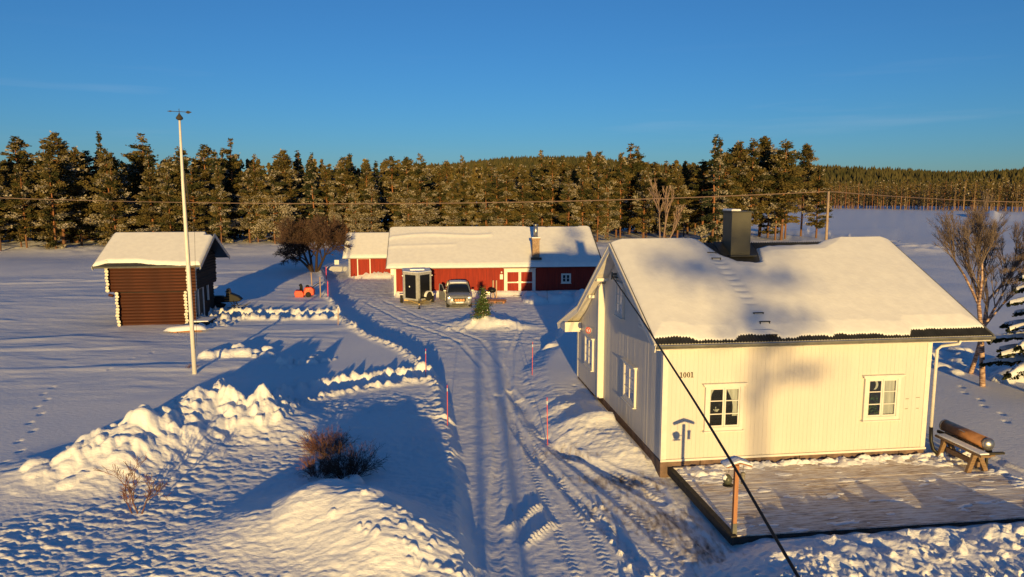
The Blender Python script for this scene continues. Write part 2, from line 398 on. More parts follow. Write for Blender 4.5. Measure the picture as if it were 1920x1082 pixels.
STAMPS += near_line([PILE[0], PILE[1], PILE[2]], 34, .55, (.14, .5), (.22, .42), 3)
STAMPS += near_line([PILE[2], PILE[3], PILE[4]], 120, .8, (.05, .22), (.35, .6), 4)
STAMPS += near_line([PILE[4], PILE[5], G(530, 775, .4)], 60, .35, (.05, .22), (.6, 1.0), 5)
STAMPS += near_line([(p[0] + .5, p[1] - .4) for p in MOUND[2:]], 70, .45, (.03, .12), (.3, .6), 6)
STAMPS += near_line([G(380, 668, .4), G(440, 655, .5), G(490, 662, .4)], 45, .5, (.12, .40), (.5, .8), 7)
STAMPS += near_line([G(540, 680, .4), G(600, 672, .4)], 22, .45, (.12, .38), (.5, .8), 8)
STAMPS += near_line([G(400, 610, .35), G(430, 600, .35)], 24, .4, (.1, .25), (.6, .9), 9)
STAMPS += stamps(130, (1480, 990, 1990, 1110), (.03, .15), (.02, .10), 10, lambda a, b: b > 1100 - (a - 1380) * .20)
STAMPS += stamps(60, (1400, 1060, 1700, 1110), (.03, .10), (.02, .07), 20)
STAMPS += stamps(60, (1500, 985, 1990, 1082), (.02, .08), (.02, .06), 12)
STAMPS += near_line([G(1000, 868, .2), G(1100, 930, .2), G(1190, 1030, .2), G(1215, 1082, .2)], 45, .16, (.04, .13), (.5, 1.0), 13)
STAMPS += [(*G(1216, 1088, .2), .22, .30), (*G(660, 900, .5), .3, .2)]
STAMPS += near_line([G(975, 545, .1), G(1010, 552, .2)], 8, .3, (.1, .25), (.5, .9), 14)
STAMPS += near_line([G(1015, 556, .3), G(1085, 556, .3)], 30, .8, (.3, .8), (.4, .7), 15)
STAMPS += near_line([G(860, 612, .2), G(905, 606, .3), G(960, 612, .2)], 34, .35, (.08, .24), (.3, .5), 16)
STAMPS += near_line([G(1700, 690, .3), G(1800, 660, .3)], 30, 1.6, (.2, .7), (.25, .5), 17)

def terrain(X, Y, fine=True):
    X = X.astype(np.float64); Y = Y.astype(np.float64)
    shp = X.shape; X = X.ravel(); Y = Y.ravel()
    h = np.full(X.shape, .36, dtype=np.float64); dirt = np.zeros(X.shape)
    # broad, gentle waves of the open snow
    far = sstep(np.hypot(X, Y), 20, 60)
    h += (.035 + .06 * far) * fbm(X * .16, Y * .10, 2) + .16 * far * (X < -10) * noise(X * .03 + 3, Y * .11) + .020 * noise(X * .5 + 5, Y * .35)
    near = (Y > 8) & (Y < 75) & (np.abs(X) < 45)
    x = X[near]; y = Y[near]; g = h[near]
    # trampled, wind packed snow left of the road
    mdm = seg_dist(x, y, MOUND)
    tr = sstep(x, -14.5, -9.0) * (1 - sstep(y, 21, 27)) + .75 * (1 - sstep(y, 14.8, 17)) * sstep(x, -16, -8)
    tr = np.clip(tr + .9 * sstep(x, -9.5, -7) * (1 - sstep(y, 25, 30)), 0, 1) * (x < 4)
    n1 = fbm(x * 1.6 + y * .5 + .6 * noise(x * .7, y * .7), y * 2.7 - x * .2, 3, .55)
    tr = tr * (1 - .85 * np.exp(-(mdm / 2.2) ** 2)) * (.62 + .6 * sstep(noise(x * .35 + 9, y * .5), -.35, .35))
    n1b = fbm(x * 2.3 + 40 + noise(x * 1.1, y), y * 4.6 + x * .8, 3, .6)
    g += tr * (.055 * np.abs(n1) ** .8 + .045 * n1b + .014 * noise(x * 9, y * 13)) + .022 * np.exp(-(mdm / 2.2) ** 2) * fbm(x * 4 + y, y * 8, 3)
    # scattered footprints
    for (l, st) in FEET:
        p_ = pp(l, .36); n_ = 0
        for i in range(len(p_) - 1):
            (ax, ay), (bx, by) = p_[i], p_[i + 1]; L_ = math.hypot(bx - ax, by - ay); k_ = int(L_ / st)
            for q_ in range(k_):
                tt_ = (q_ + .5) / k_; n_ += 1; o_ = .11 * (-1) ** n_; fx_ = ax + (bx - ax) * tt_ + o_ * (by - ay) / L_; fy_ = ay + (by - ay) * tt_ - o_ * (bx - ax) / L_
                dd_ = ((x - fx_) / .08) ** 2 + ((y - fy_) / .13) ** 2; m_ = dd_ < 6; g[m_] -= .05 * np.exp(-dd_[m_] ** 1.2)
    wf = (x < -9) * sstep(y, 24, 30); g += wf * (.030 * fbm(x * .35 + 3, y * .9, 3, .6) + .05 * sstep(noise(x * .12, y * .5 + 4), .1, .4))
    # road, yard, cleared paths
    dr = poly_sd(x, y, ROAD)
    dp = np.minimum(np.minimum(seg_dist(x, y, PATH1) - .75, seg_dist(x, y, PATH2) - .55), seg_dist(x, y, PATH3) - .5)
    wob = .12 * noise(x * 1.3, y * 1.3) + .05 * noise(x * 5, y * 5)
    d = np.minimum(dr, dp) + wob
    lump = np.clip(.55 + 1.1 * fbm(x * 2.6, y * 2.6, 3, .6), 0, 2)
    pathy = np.exp(-np.maximum(dp, 0) / 1.2)
    amp = (.06 + .24 * pathy + .16 * sstep(y, 26, 34) * (x < -2)) * (1 - .5 * ((x > 0) & (y < 40)))
    amp = amp * np.where((x > -4.2) & (y < 24) & (x < 0), .7, 1); g = np.where((x < 1) & (y < 24), g - .14 * np.exp(-np.maximum(dr, 0) / 1.0), g)
    road_h = .022 * fbm(x * 1.2, y * .9, 3, .6) + .012 * noise(x * 6, y * 5) * sstep(60 - y, 0, 20)
    yard = sstep(y, 33, 40)
    road_h += yard * (.040 * fbm(x * 1.9 + y * .6, y * 2.6, 3, .6) + .070 * np.abs(fbm(x * .7, y * 1.1, 3, .6)))
    edge = sstep(d, -.12, .38)
    rgt = (x > 0) & (y < 36)
    edge = np.where(rgt, sstep(d, -.1, 1.3), edge)
    g = road_h * (1 - edge) + g * edge + amp * lump * np.exp(-((d - np.where(rgt, .3, .42)) / np.where(rgt, .16, .27)) ** 2)
    onroad = 1 - edge
    # wheel tracks
    for (pl, wd, dep, tread) in TRACKS:
        pts = pp(pl); 
        a = np.array(sorted(pts, key=lambda p: p[1])); xc = np.interp(y, a[:, 1], a[:, 0]); sl = np.interp(y, a[:, 1], np.gradient(a[:, 0], a[:, 1]))
        inside = (y > a[0, 1] - 1) & (y < a[-1, 1])
        q = (x - xc) / np.sqrt(1 + sl * sl); al = y * np.sqrt(1 + sl * sl)
        prof = np.exp(-(q / (wd * .5)) ** 4); rim = np.exp(-((np.abs(q) - wd * .62) / .07) ** 2)
        g += onroad * inside * (-dep * prof + .4 * dep * rim)
        if tread:
            ph = (al + np.abs(q) * .9) / .20
            g += onroad * inside * prof * (.014 + .010 * noise(x * 1.1, y * .9)) * (np.sin(2 * np.pi * ph) > .1) * (1 - sstep(y, 26, 34))
    # turned tyre humps in the middle of the drive
    for (c0, c1) in ((G(958, 990), G(1008, 950)), (G(985, 1020), G(1035, 982))):
        dd = seg_dist(x, y, [c0, c1]); g += onroad * (.09 * np.exp(-(dd / .13) ** 2) * (.7 + .5 * (np.sin((x + y) * 34) > 0)))
    # piles
        n2 = fbm(x * .9, y * .9, 3, .55)
    g += ridge(x, y, PILE, PILEH, 1.45) * (.88 + .35 * n2) * (1 + .22 * np.abs(noise(x * 2.1, y * 2.1)))
    dm = mdm
    g += ridge(x, y, MOUND, MOUNDH, 1.35) * (.98 + .10 * n2) + .018 * np.exp(-(dm / 1.8) ** 2) * noise(x * 4.2 + y, y * 8)
    # mound of the little spruce
    mx_, my_ = G(905, 603, .3)
    rr = np.hypot((x - mx_) / 2.3, (y - my_) / 1.15); g += .50 * np.exp(-rr ** 2 * 1.3) * (1 + .5 * n2)
    mx_, my_ = G(945, 612, .1)
    rr = np.hypot((x - mx_) / 1.6, (y - my_) / .5); g += .22 * np.exp(-rr ** 2)
    # bank by the west wall
    for (px, py, rx, ry, hh) in ((1135, 792, .9, .6, .34), (1085, 790, 1.0, .5, .12), (1075, 760, 1.2, .5, .10), (1140, 840, 1.0, .5, .08), (1180, 815, .8, .8, .15)):
        bx, by = G(px, py, .4); g += hh * np.exp(-((x - bx) / rx) ** 2 - ((y - by) / ry) ** 2)
    # ski and snowmobile lines over the west field
    for (l, hh) in (([(0, 531), (120, 528), (215, 524)], .10), ([(400, 500), (480, 500), (560, 496)], .10), ([(400, 512), (490, 508), (555, 500)], .09), ([(400, 538), (450, 537)], .12), ([(0, 640), (120, 632), (215, 636)], .05)):
        dl = seg_dist(x, y, pp(l, .36)); g += hh * np.exp(-(dl / .45) ** 2)
    # unseen low bank added on the viewpoint side to shade snow before the deck
    dl = seg_dist(x, y, [(3.6, 11.3), (5.6, 11.8)]); g += .25 * np.exp(-(dl / .8) ** 2)
    # snow heaped in front of the deck
    dl = seg_dist(x, y, [G(1330, 1110), G(1500, 1075), G(1700, 1040), G(1990, 1030)])
    g += .15 * np.exp(-(dl / .9) ** 2) * (1 + 1.6 * n2) * sstep(x, 3.5, 7.5) + .09 * np.abs(fbm(x * 3, y * 3, 3)) * np.exp(-(dl / 1.6) ** 2)
    # around the log store
    # chunks
    g0 = g.copy()
    for (sx, sy, r, hh) in STAMPS:
        m = (np.abs(x - sx) < r) & (np.abs(y - sy) < r)
        idx = np.nonzero(m)[0]
        if len(idx) == 0: continue
        u_ = (x[idx] - sx) / r; v_ = (y[idx] - sy) / r; an = (sx * 37.1 + sy * 91.7) % 6.28; ca_, sa_ = math.cos(an), math.sin(an); u2 = u_ * ca_ + v_ * sa_; v2 = v_ * ca_ - u_ * sa_
        if r < .26:
            q = np.clip((1 - np.maximum(np.abs(u2) * 1.25, np.abs(v2) * 1.45)) * 2.6, 0, 1) * np.clip(1 - .30 * u2 - .25 * v2, 0, 2)
        else: q = 1 - u_ ** 2 - v_ ** 2; q = np.clip(q * 1.15, 0, 1)
        st = hh * np.sqrt(q) * (1 + .5 * noise(x[idx] * 6 / (r * 5 + .3), y[idx] * 6 / (r * 5 + .3)))
        g[idx] = np.maximum(g[idx], g0[idx] + st) + .25 * np.minimum(st, np.maximum(g[idx] - g0[idx], 0))
    # keep clear of deck and house
    c, s = math.cos(HA), math.sin(HA); lx = c * (x - HX) + s * (y - HY); ly = -s * (x - HX) + c * (y - HY)
    dd = np.maximum(np.maximum(.22 - lx, lx - 9.5), np.maximum(-4.25 - ly, ly - .6))
    cap = np.where(ly < -4, .20, .12) + .10 * noise(x * 2.2, y * 2.2) + .50 * sstep(dd, .12, 1.0) + 4 * sstep(dd, .9, 2.2); cap = np.where(ly > .0, 9, cap); cap = np.where((lx > 7) & (ly > -3.7), np.maximum(cap, .24), cap)
    g = np.minimum(g, cap)
    hh_ = np.maximum(np.maximum(-.15 - lx, lx - 8.2), np.maximum(-.0 - ly, ly - 10.0))
    g = np.where(hh_ < 0, np.minimum(g, .2), g)
    dw = np.where((ly > -.1) & (ly < 9.9) & (lx < 0), -lx, 9)
    g = np.where((dw < .35), np.minimum(g, .30 + .3 * dw), g)
    # brown grit where the tractor turned by the deck
    di = np.zeros(x.shape)
    for (px, py, rx, ry, a) in ((1165, 900, 1.5, .5, .55), (1190, 920, .8, .5, .3), (1255, 975, .8, .8, .42), (1320, 1040, .6, .7, .48), (1060, 850, 1.2, .9, .35), (1150, 960, 1.2, 1.0, .28), (1270, 1010, 1.2, 1.0, .2)):
        bx, by = G(px, py); di += a * np.exp(-((x - bx) / rx) ** 2 - ((y - by) / ry) ** 2)
    di += .10 * onroad
    h[near] = g; dirt[near] = di * onroad
    # field rising very gently to the far right, and distant snow heap
    h += .0 + .004 * np.maximum(np.hypot(X, Y) - 120, 0) * (X < 60)
    dl = seg_dist(X, Y, [G(1690, 473), G(1800, 465), G(1990, 452)]); h += .16 * np.exp(-(dl / .8) ** 2)
    dl = seg_dist(X, Y, [G(1640, 399), G(1760, 402), G(1990, 409)]); h += .8 * np.exp(-(dl / 7.0) ** 2)
    dl = seg_dist(X, Y, [G(1850, 408), G(1990, 412)]); h += 2.6 * np.exp(-(dl / 5.0) ** 2) * (.8 + .8 * fbm(X * .12, Y * .12, 3))
    # forest floor
    ff = sstep(Y, 88, 100) * (X < 60); h += ff * (.25 * fbm(X * .3, Y * .3, 3) + .5)
    return h.reshape(shp), dirt.reshape(shp)

def build_ground():
    nc = 1080; nr = 700
    u = np.linspace(9 ** -.5, 112 ** -.5, nr); Yf = u ** -2
    Ys = np.concatenate([[-400, -150, -60, -25, -8, 0, 5], Yf, [116, 121, 127, 135, 145, 158, 175, 195, 220, 250, 285, 330, 380, 440, 520, 700, 1200, 4000]])
    s = np.linspace(-.90, .90, nc); offs = np.array([3, 9, 20, 45, 90, 200, 500, 1500, 4500.])
    W = np.maximum(Ys, 9.0)
    Xf = W[:, None] * s[None, :]
    Lf = -(W * .90)[:, None] - offs[::-1][None, :]; Rt = (W * .90)[:, None] + offs[None, :]
    X = np.concatenate([Lf, Xf, Rt], 1); Y = np.repeat(Ys[:, None], X.shape[1], 1)
    Z, dirt = terrain(X, Y)
    nR, nC = X.shape
    V = np.stack([X, Y, Z], -1).reshape(-1, 3)
    i = np.arange(nR - 1)[:, None] * nC + np.arange(nC - 1)[None, :]
    F = np.stack([i, i + 1, i + nC + 1, i + nC], -1).reshape(-1, 4)
    me = np_mesh("snow_ground", V, F, M['ground'], smooth=True)
    a = me.attributes.new("dirt", 'FLOAT', 'POINT'); a.data.foreach_set("value", dirt.ravel().astype(np.float32))
    o = D.objects.new("snow_ground", me); link(o); tag(o, kind='structure')
build_ground()
def gz(x, y): return float(terrain(np.array([x]), np.array([y]))[0][0])

# distant hills
def hill_h(X, Y):
    d = np.hypot(X, Y); a = np.arctan2(X, Y)
    t = sstep(d, 520, 1500)
    return t * (50 + 9 * np.sin(a * 7 + 1) + 15 * np.exp(-((a - .02) / .13) ** 2) + 4 * np.sin(a * 19)) + t * 10 * fbm(X * .004, Y * .004, 3) - 1.5
def build_hills():
    A = np.linspace(-.9, .95, 260); Dd = np.concatenate([np.linspace(430, 1500, 60), [1600, 2000, 3000]])
    X = np.sin(A)[None, :] * Dd[:, None]; Y = np.cos(A)[None, :] * Dd[:, None]; Z = hill_h(X, Y)
    nR, nC = X.shape; V = np.stack([X, Y, Z], -1).reshape(-1, 3)
    i = np.arange(nR - 1)[:, None] * nC + np.arange(nC - 1)[None, :]
    F = np.stack([i, i + 1, i + nC + 1, i + nC], -1).reshape(-1, 4)
    m = mat('hill_forest_floor', (.03, .032, .018), .9, (.05, .048, .028), .02)
    o = D.objects.new("hills", np_mesh("hills", V, F, m, smooth=True)); link(o); tag(o, kind='structure')
build_hills()
#PART2
# ------------------------------------------------------------------ windows and roofs
def frame_M(origin, ux, n):
    """local (u along wall, v outwards, w up) -> parent space"""
    ux = Vector(ux).normalized(); n = Vector(n).normalized(); up = Vector((0, 0, 1))
    m = Matrix.Identity(4)
    for i in range(3): m[i][0] = ux[i]; m[i][1] = n[i]; m[i][2] = up[i]; m[i][3] = origin[i]
    return m
def window(parent, origin, ux, n, W, H, cols=2, rows=3, trim=.10, cornice=True, curtains=None, extras=None, white='white2', label=None):
    """origin: lower left outer corner of the glazed unit on the wall face"""
    Mx = frame_M(origin, ux, n); wm = M[white]
    f = MB(Mx)
    f.box((-trim, .002, 0), (0, .085, H)); f.box((W, .002, 0), (W + trim, .085, H))
    f.box((-trim, .002, H), (W + trim, .085, H + trim)); f.box((-trim, .002, -trim), (W + trim, .085, 0))
    fo = f.build('window', wm, parent)
    if label: fo['label'] = label
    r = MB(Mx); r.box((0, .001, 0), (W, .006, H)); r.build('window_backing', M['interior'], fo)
    cw = W / cols
    s = MB(Mx)
    for i in range(cols):
        a = i * cw; b = a + cw; t = .05
        s.box((a + .004, .045, .004), (a + t, .072, H - .004)); s.box((b - t, .045, .004), (b - .004, .072, H - .004))
        s.box((a + t, .045, .004), (b - t, .072, t)); s.box((a + t, .045, H - t), (b - t, .072, H - .004))
        for k in range(1, rows):
            z = H * k / rows; s.box((a + t, .046, z - .013), (b - t, .071, z + .013))
    s.build('sash', wm, fo)
    for i in range(cols):
        for k in range(rows):
            p = MB(Mx); a = i * cw + .05; b = (i + 1) * cw - .05; z0 = H * k / rows + .014; z1 = H * (k + 1) / rows - .014
            if k == 0: z0 = .051
            if k == rows - 1: z1 = H - .051
            p.raw([(a, .058, z0), (b, .058, z0), (b, .058, z1), (a, .058, z1)], [(3, 2, 1, 0)])
            p.build('pane', M['glass'], fo)
    sl = MB(Mx); sl.box((-trim - .04, .003, -trim - .035), (W + trim + .04, .14, -trim)); sl.build('sill', wm, fo)
    if cornice:
        c = MB(Mx); c.box((-trim - .09, .003, H + trim), (W + trim + .09, .15, H + trim + .035)); c.box((-trim - .05, .004, H + trim - .06), (W + trim + .05, .105, H + trim - .001))
        c.build('cornice', wm, fo)
    def drape(u0, u1, pinch, zlo, side):
        cv = MB(Mx); cv.smooth = True; nu, nv = 14, 12; vs = []; fs = []
        for j in range(nv + 1):
            t = j / nv; z = H - .02 - t * (H - .02 - zlo)
            w_ = 1 - pinch * math.sin(min(t / .72, 1) * math.pi / 2) if t < .72 else 1 - pinch + .12 * (t - .72)
            for i in range(nu + 1):
                q = i / nu; u = u0 + (u1 - u0) * q * w_ if side == 'l' else u1 - (u1 - u0) * (1 - q) * w_
                vs.append((u, .026 + .008 * math.sin(q * 24), z))
        for j in range(nv):
            for i in range(nu): fs.append((j * (nu + 1) + i, j * (nu + 1) + i + 1, (j + 1) * (nu + 1) + i + 1, (j + 1) * (nu + 1) + i))
        cv._add(vs, fs); cv.build('curtain', M['curtain'], fo)
    for c in (curtains or []): drape(*c)
    if extras: extras(fo, Mx)
    return fo

def heightfield_roof(name, parent, prof, xs, ys, thick, material, left=None, right=None, under=-.05):
    """snow blanket on a roof; prof(y)->z of the sheet, thick(X,Y)->depth (<=0: bare)"""
    X, Y = np.meshgrid(xs, ys)
    if left is not None: X = X + (left(Y) - xs[0]) * (1 - (X - xs[0]) / (xs[-1] - xs[0]))
    T = thick(X, Y); Z = prof(Y) + np.where(T > 0, T, under)
    Z[0, :] = prof(Y)[0, :] + under; 
    nR, nC = X.shape; V = np.stack([X, Y, Z], -1).reshape(-1, 3)
    i = np.arange(nR - 1)[:, None] * nC + np.arange(nC - 1)[None, :]
    F = np.stack([i, i + 1, i + nC + 1, i + nC], -1).reshape(-1, 4)
    o = D.objects.new(name, np_mesh(name, V, F, material, smooth=True)); link(o, parent); return o

# ------------------------------------------------------------------ the white house
house = thing('white_house', 'white wooden farmhouse with snowy roof and dark chimney beside the drive', 'house', (HX, HY, 0), HA)
HL, HD = 8.12, 9.95
GPOLY = [(0, .52), (HD, .52), (HD, 2.72), (8.57, 3.42), (4.47, 6.18), (0, 3.80)]
b = MB(); b.prism(GPOLY, 'x', .03, HL); b.build('wall', M['white'], house)
def topz(y):
    return float(np.interp(y, [0, 4.47, 8.57, HD], [3.80, 6.18, 3.42, 2.72]))
# cladding boards, front
FW = [(1.32, 2.25, 1.43, 2.58), (6.17, 7.10, 1.54, 2.66)]      # glazed openings x0,x1,z0,z1
rr = random.Random(3)
def cut(z0, z1, holes):
    segs = [(z0, z1)]
    for (a, b) in holes:
        ns = []
        for (p, q) in segs:
            if b <= p or a >= q: ns.append((p, q)); continue
            if p < a: ns.append((p, a))
            if b < q: ns.append((b, q))
        segs = ns
    return [s for s in segs if s[1] - s[0] > .03]
bw = .1255; nb = int(round((HL - .24) / bw)); bw = (HL - .24) / nb
for i in range(nb):
    x0 = .12 + i * bw; x1 = x0 + bw - .0025
    hs_ = [(c - .12, d_ + .12) for (a, b_, c, d_) in FW if x1 > a - .12 and x0 < b_ + .12]
    for (p, q) in cut(.53, 3.80, hs_):
        t = .022 + rr.uniform(-.0012, .0012)
        m_ = MB(); m_.box((x0, -t, p), (x1, -.0005, q)); m_.build('cladding_board', M['white'], house)
# west gable boards
LW = [(2.60, 3.69, 1.39, 2.47), (4.11, 4.83, 3.98, 4.97)]
nb = int(round((6.55 - .12) / .125)); bw = (6.55 - .12) / nb
for i in range(nb):
    y0 = .12 + i * bw; y1 = y0 + bw - .006; t = .022 + rr.uniform(-.0015, .0015)
    zt = min(topz(y0), topz(y1)) - .02
    hs_ = [(c - .12, d_ + .12) for (a, b_, c, d_) in LW if y1 > a - .12 and y0 < b_ + .12]
    for (p, q) in cut(.45, zt, hs_):
        m_ = MB(); m_.box((.03 - t - .0, y0, p), (.0295, y1, q)); m_.build('cladding_board', M['white'], house)
# protruding rear section
PX = -.19
b = MB(); b.prism([(6.55, .45), (HD + .02, .45), (HD + .02, 2.70), (8.57, 3.40), (6.55, topz(6.55) - .02)], 'x', PX, .028); b.build('rear_bay', M['white'], house)
RW = (7.28, 8.35, 1.44, 2.46)
nb = 26; bw = (HD - .12 - 6.68) / nb
for i in range(nb):
    y0 = 6.68 + i * bw; y1 = y0 + bw - .006; t = .02 + rr.uniform(-.0012, .0012); zt = min(topz(y0), topz(y1)) - .04
    hs_ = [(RW[2] - .12, RW[3] + .12)] if y1 > RW[0] - .12 and y0 < RW[1] + .12 else []
    for (p, q) in cut(.45, zt, hs_):
        m_ = MB(); m_.box((PX - t, y0, p), (PX - .0005, y1, q)); m_.build('cladding_board', M['white'], house)
# corner boards and skirts
for (a, bb) in (((-.035, -.036, .50), (.12, -.0005, 3.86)), ((-.034, -.0003, .50), (.0295, .12, 3.80)), ((HL - .12, -.036, .50), (HL + .03, -.0005, 3.84)),
                ((PX - .035, 6.515, .45), (.028, 6.549, 4.75)), ((PX - .034, 6.55, .45), (PX - .0005, 6.68, 4.70)), ((PX - .034, HD - .12, .45), (PX - .0005, HD + .05, 2.66))):
    b = MB(); b.box(a, bb); b.build('corner_board', M['white2'], house)
b = MB(); b.box((-.05, -.075, .47), (HL + .04, -.037, .53)); b.build('drip_board', M['white2'], house)
# stone footing
x = -.04; k = 0
while x < HL + .05:
    wd = rr.uniform(.75, 1.25); x1 = min(x + wd, HL + .06)
    m_ = MB(); m_.box((x, -.03 + rr.uniform(-.012, .012), -.1), (x1 - .012, .30, .468)); m_.build('footing_stone', M['stone'], house, bevel=.015); x = x1
    if HL + .06 - x < .1: break
y = .32
while y < HD:
    y1 = min(y + rr.uniform(.8, 1.3), HD); m_ = MB(); m_.box((-.02 if y < 6.5 else PX - .0, y, -.1), (.30, y1 - .012, .445)); m_.build('footing_stone', M['stone'], house, bevel=.015); y = y1
# roof
YS = np.array([-.42, 4.47, 8.57, 10.55]); ZS = np.array([3.94, 6.35, 3.60, 2.58])
XL = np.array([-.38, -.38, -.52, -.92]); XR = 9.72
def rprof(Y): return np.interp(Y, YS, ZS)
def rleft(Y): return np.interp(Y, YS, XL)
vs = []; fs = []; nx = 480
for j, y in enumerate(YS):
    for i in range(nx + 1):
        x = XL[j] + (XR - XL[j]) * i / nx; vs.append((x, y, ZS[j] + .017 * math.sin(i * math.pi / 2) + .02))
for j in range(3):
    for i in range(nx): a = j * (nx + 1) + i; fs.append((a, a + 1, a + nx + 2, a + nx + 1))
b = MB(); b._add(vs, fs); rf = b.build('roof', M['roofmetal'], house)
b = MB(); vs = []; fs = []
for j in range(4):
    for (x, dz) in ((XL[j] + .02, 0), (XR - .02, 0), (XR - .02, -.14), (XL[j] + .02, -.14)): vs.append((x, YS[j] + (.02 if j == 0 else -.02 if j == 3 else 0), ZS[j] + dz - .005))
for j in range(3):
    for k in range(4): fs.append((j * 4 + k, j * 4 + (k + 1) % 4, j * 4 + 4 + (k + 1) % 4, j * 4 + 4 + k))
fs += [(0, 1, 2, 3), (15, 14, 13, 12)]
b._add(vs, fs); b.build('soffit', M['white2'], house)
def verge(side):
    for j in range(3):
        x0 = XL[j] if side < 0 else XR; x1 = XL[j + 1] if side < 0 else XR
        o = -.02 * (-side) if side < 0 else .0
        for (w_, dz, off, nm) in ((.035, -.11, side * .02, 'bargeboard'), (.05, .005, side * .035, 'verge_board')):
            b = MB(); b.beam((x0 + off, YS[j], ZS[j] + dz), (x1 + off, YS[j + 1], ZS[j + 1] + dz), w_, .24 if nm == 'bargeboard' else .06); b.build(nm, M['white2'] if side < 0 else M['gutter'], house)
verge(-1); verge(1)
# boxed eave return at the rear
b = MB(); b.prism([(9.25, 2.46), (10.52, 2.46), (10.52, 2.54), (9.25, 2.86)], 'x', -.90, PX - .04); b.build('eave_box', M['white2'], house)
for (y, z) in ((6.1, 4.98), (7.3, 4.20)):
    b = MB(); b.box((-.42, y - .06, z - .07), (.02, y + .06, z + .04)); b.build('purlin_end', M['white2'], house)
# fascia, gutter, downpipe
b = MB(); b.box((-.36, -.40, 3.78), (XR - .02, -.365, 3.93)); b.build('fascia', M['white2'], house)
g = MB(); g.smooth = True; vs = []; fs = []; ng = 8
for x in (-.40, XR):
    for k in range(ng + 1):
        t = math.pi + math.pi * k / ng; vs.append((x, -.475 + .075 * math.cos(t), 3.92 + .085 * math.sin(t)))
for k in range(ng): fs.append((k, k + 1, ng + 1 + k + 1, ng + 1 + k))
g._add(vs, fs); go = g.build('gutter', M['gutter'], house); so = go.modifiers.new("thickness", 'SOLIDIFY'); so.thickness = .006
b = MB(); b.box((-.40, -.556, 3.915), (XR, -.545, 3.945)); b.build('gutter_lip', M['gutter'], house)
b = MB(); b.smooth = True; b.tube([(HL + .55, -.47, 3.84), (HL + .55, -.44, 3.74), (HL + .22, -.16, 3.62), (HL + .13, -.11, 3.50), (HL + .13, -.11, 1.15)], .045, 10); b.build('downpipe', M['white2'], house)
b = MB(); b.smooth = True; b.tube([(HL + .13, -.11, 1.16), (HL + .14, -.13, .75), (HL + .18, -.2, .50), (HL + .32, -.34, .34)], .055, 10); b.build('downpipe_foot', M['black'], house)
b = MB(); b.box((HL + .04, -.3, .60), (HL + .2, 2.0, 3.8)); 
# chimney
b = MB(); b.box((3.50, 3.66, 5.6), (4.17, 4.36, 7.42)); cho = b.build('chimney', M['chimney'], house)
b = MB(); b.box((3.46, 3.62, 7.42), (4.21, 4.40, 7.46)); b.build('chimney_cap', M['roofmetal'], cho)
b = MB(); b.box((3.38, 3.40, 5.98), (4.30, 3.655, 6.02)); b.raw([(3.2, 3.2, 5.78), (4.5, 3.2, 5.78), (4.5, 4.47, 6.41), (3.2, 4.47, 6.41)], [(0, 1, 2, 3)]); b.build('flashing', M['roofmetal'], house)
s_ = MB(); s_.box((3.47, 3.64, 7.461), (3.80, 4.38, 7.53)); s_.build('chimney_snow', M['snow'], house, bevel=.03)
# snow on the roof
def hthick(X, Y):
    ye = -.40 + .09 + .05 * noise(X * 1.1, X * 0 + 3) + .03 * noise(X * 4, X * 0)
    def bare(a, b_, dpt): return dpt * sstep(X, a - .15, a + .12) * (1 - sstep(X, b_ - .15, b_ + .12))
    ye = ye + bare(-.5, .75, .17) + bare(2.05, 3.25, .17) + bare(3.8, 4.7, .08) + bare(4.9, 6.4, .10) + bare(7.3, 9.9, .22) + .03 * noise(X * 7, X * 0 + 8) + .05 * noise(X * 2.3, X * 0 + 2)
    yh = np.interp(X, [-1, 2.2, 2.7, 3.1, 3.5, 4.1, 4.35, 4.6, 5.0, 6.9, 7.6, 8.4, 10], [5.6, 5.3, 4.6, 3.75, 3.35, 3.25, 3.3, 4.05, 4.20, 4.28, 4.7, 5.5, 5.6]) + .04 * noise(X * 3, Y * 0 + 1)
    d = np.minimum(np.minimum((Y - ye) * .9, (yh - Y) * .8), np.minimum((X - rleft(Y)) * 1.0, (9.74 - X)))
    T = .105 * np.clip(d / .40, 0, 1) ** .6 * (1 + .55 * sstep(Y, 0, 1.6)) + .0
    T = T * (1 + .10 * fbm(X * .5, Y * .5, 2)) 
    T = T + np.where(d > .15, .05 * np.exp(-((yh - Y) / .5) ** 2) * sstep(X, 2.3, 2.9) * (1 - sstep(X, 4.9, 5.6)), 0)
    lx = 2.80 + (4.2 - Y) * .055 + .22 * np.clip((Y - 3.0), 0, 1) * 0
    ph = ((Y + .03) / .29) % 1.0
    T = T - np.where(d > .2, .030 * np.exp(-((X - lx) / .20) ** 4) * np.exp(-((ph - .5) / .22) ** 2) * sstep(Y, .4, 1.3) * (1 - sstep(Y, 3.3, 3.7)), 0)
    T = np.where(d > .12, T - .07 * np.exp(-((X - 2.95) / .28) ** 2) * (sstep(.25 - Y, 0, .3) + sstep(Y, 2.9, 3.3) * .8), T)
    T = np.where(d > 0, np.maximum(T, .006), -1)
    return T
xs = np.linspace(-.38, 9.74, 300); ys = np.concatenate([np.linspace(-.46, .2, 34), np.linspace(.23, 5.6, 190)])
heightfield_roof('roof_snow', house, lambda Y: rprof(Y) + .035, xs, ys, hthick, M['roofsnow'], left=rleft)
# roof ladder steps poking out of the snow
for (y, up) in ((3.62, .17), (3.30, .17), (.55, .17), (.18, .16), (-.22, .05)):
    z = float(rprof(np.array(y))) + up; x = 2.80 + (4.2 - y) * .055
    b = MB(); b.box((x - .16, y - .02, z), (x + .16, y + .02, z + .025)); b.box((x + .13, y - .015, z - .08), (x + .15, y + .015, z)); b.box((x - .15, y - .015, z - .08), (x - .13, y + .015, z)); b.build('ladder_step', M['black'], house)
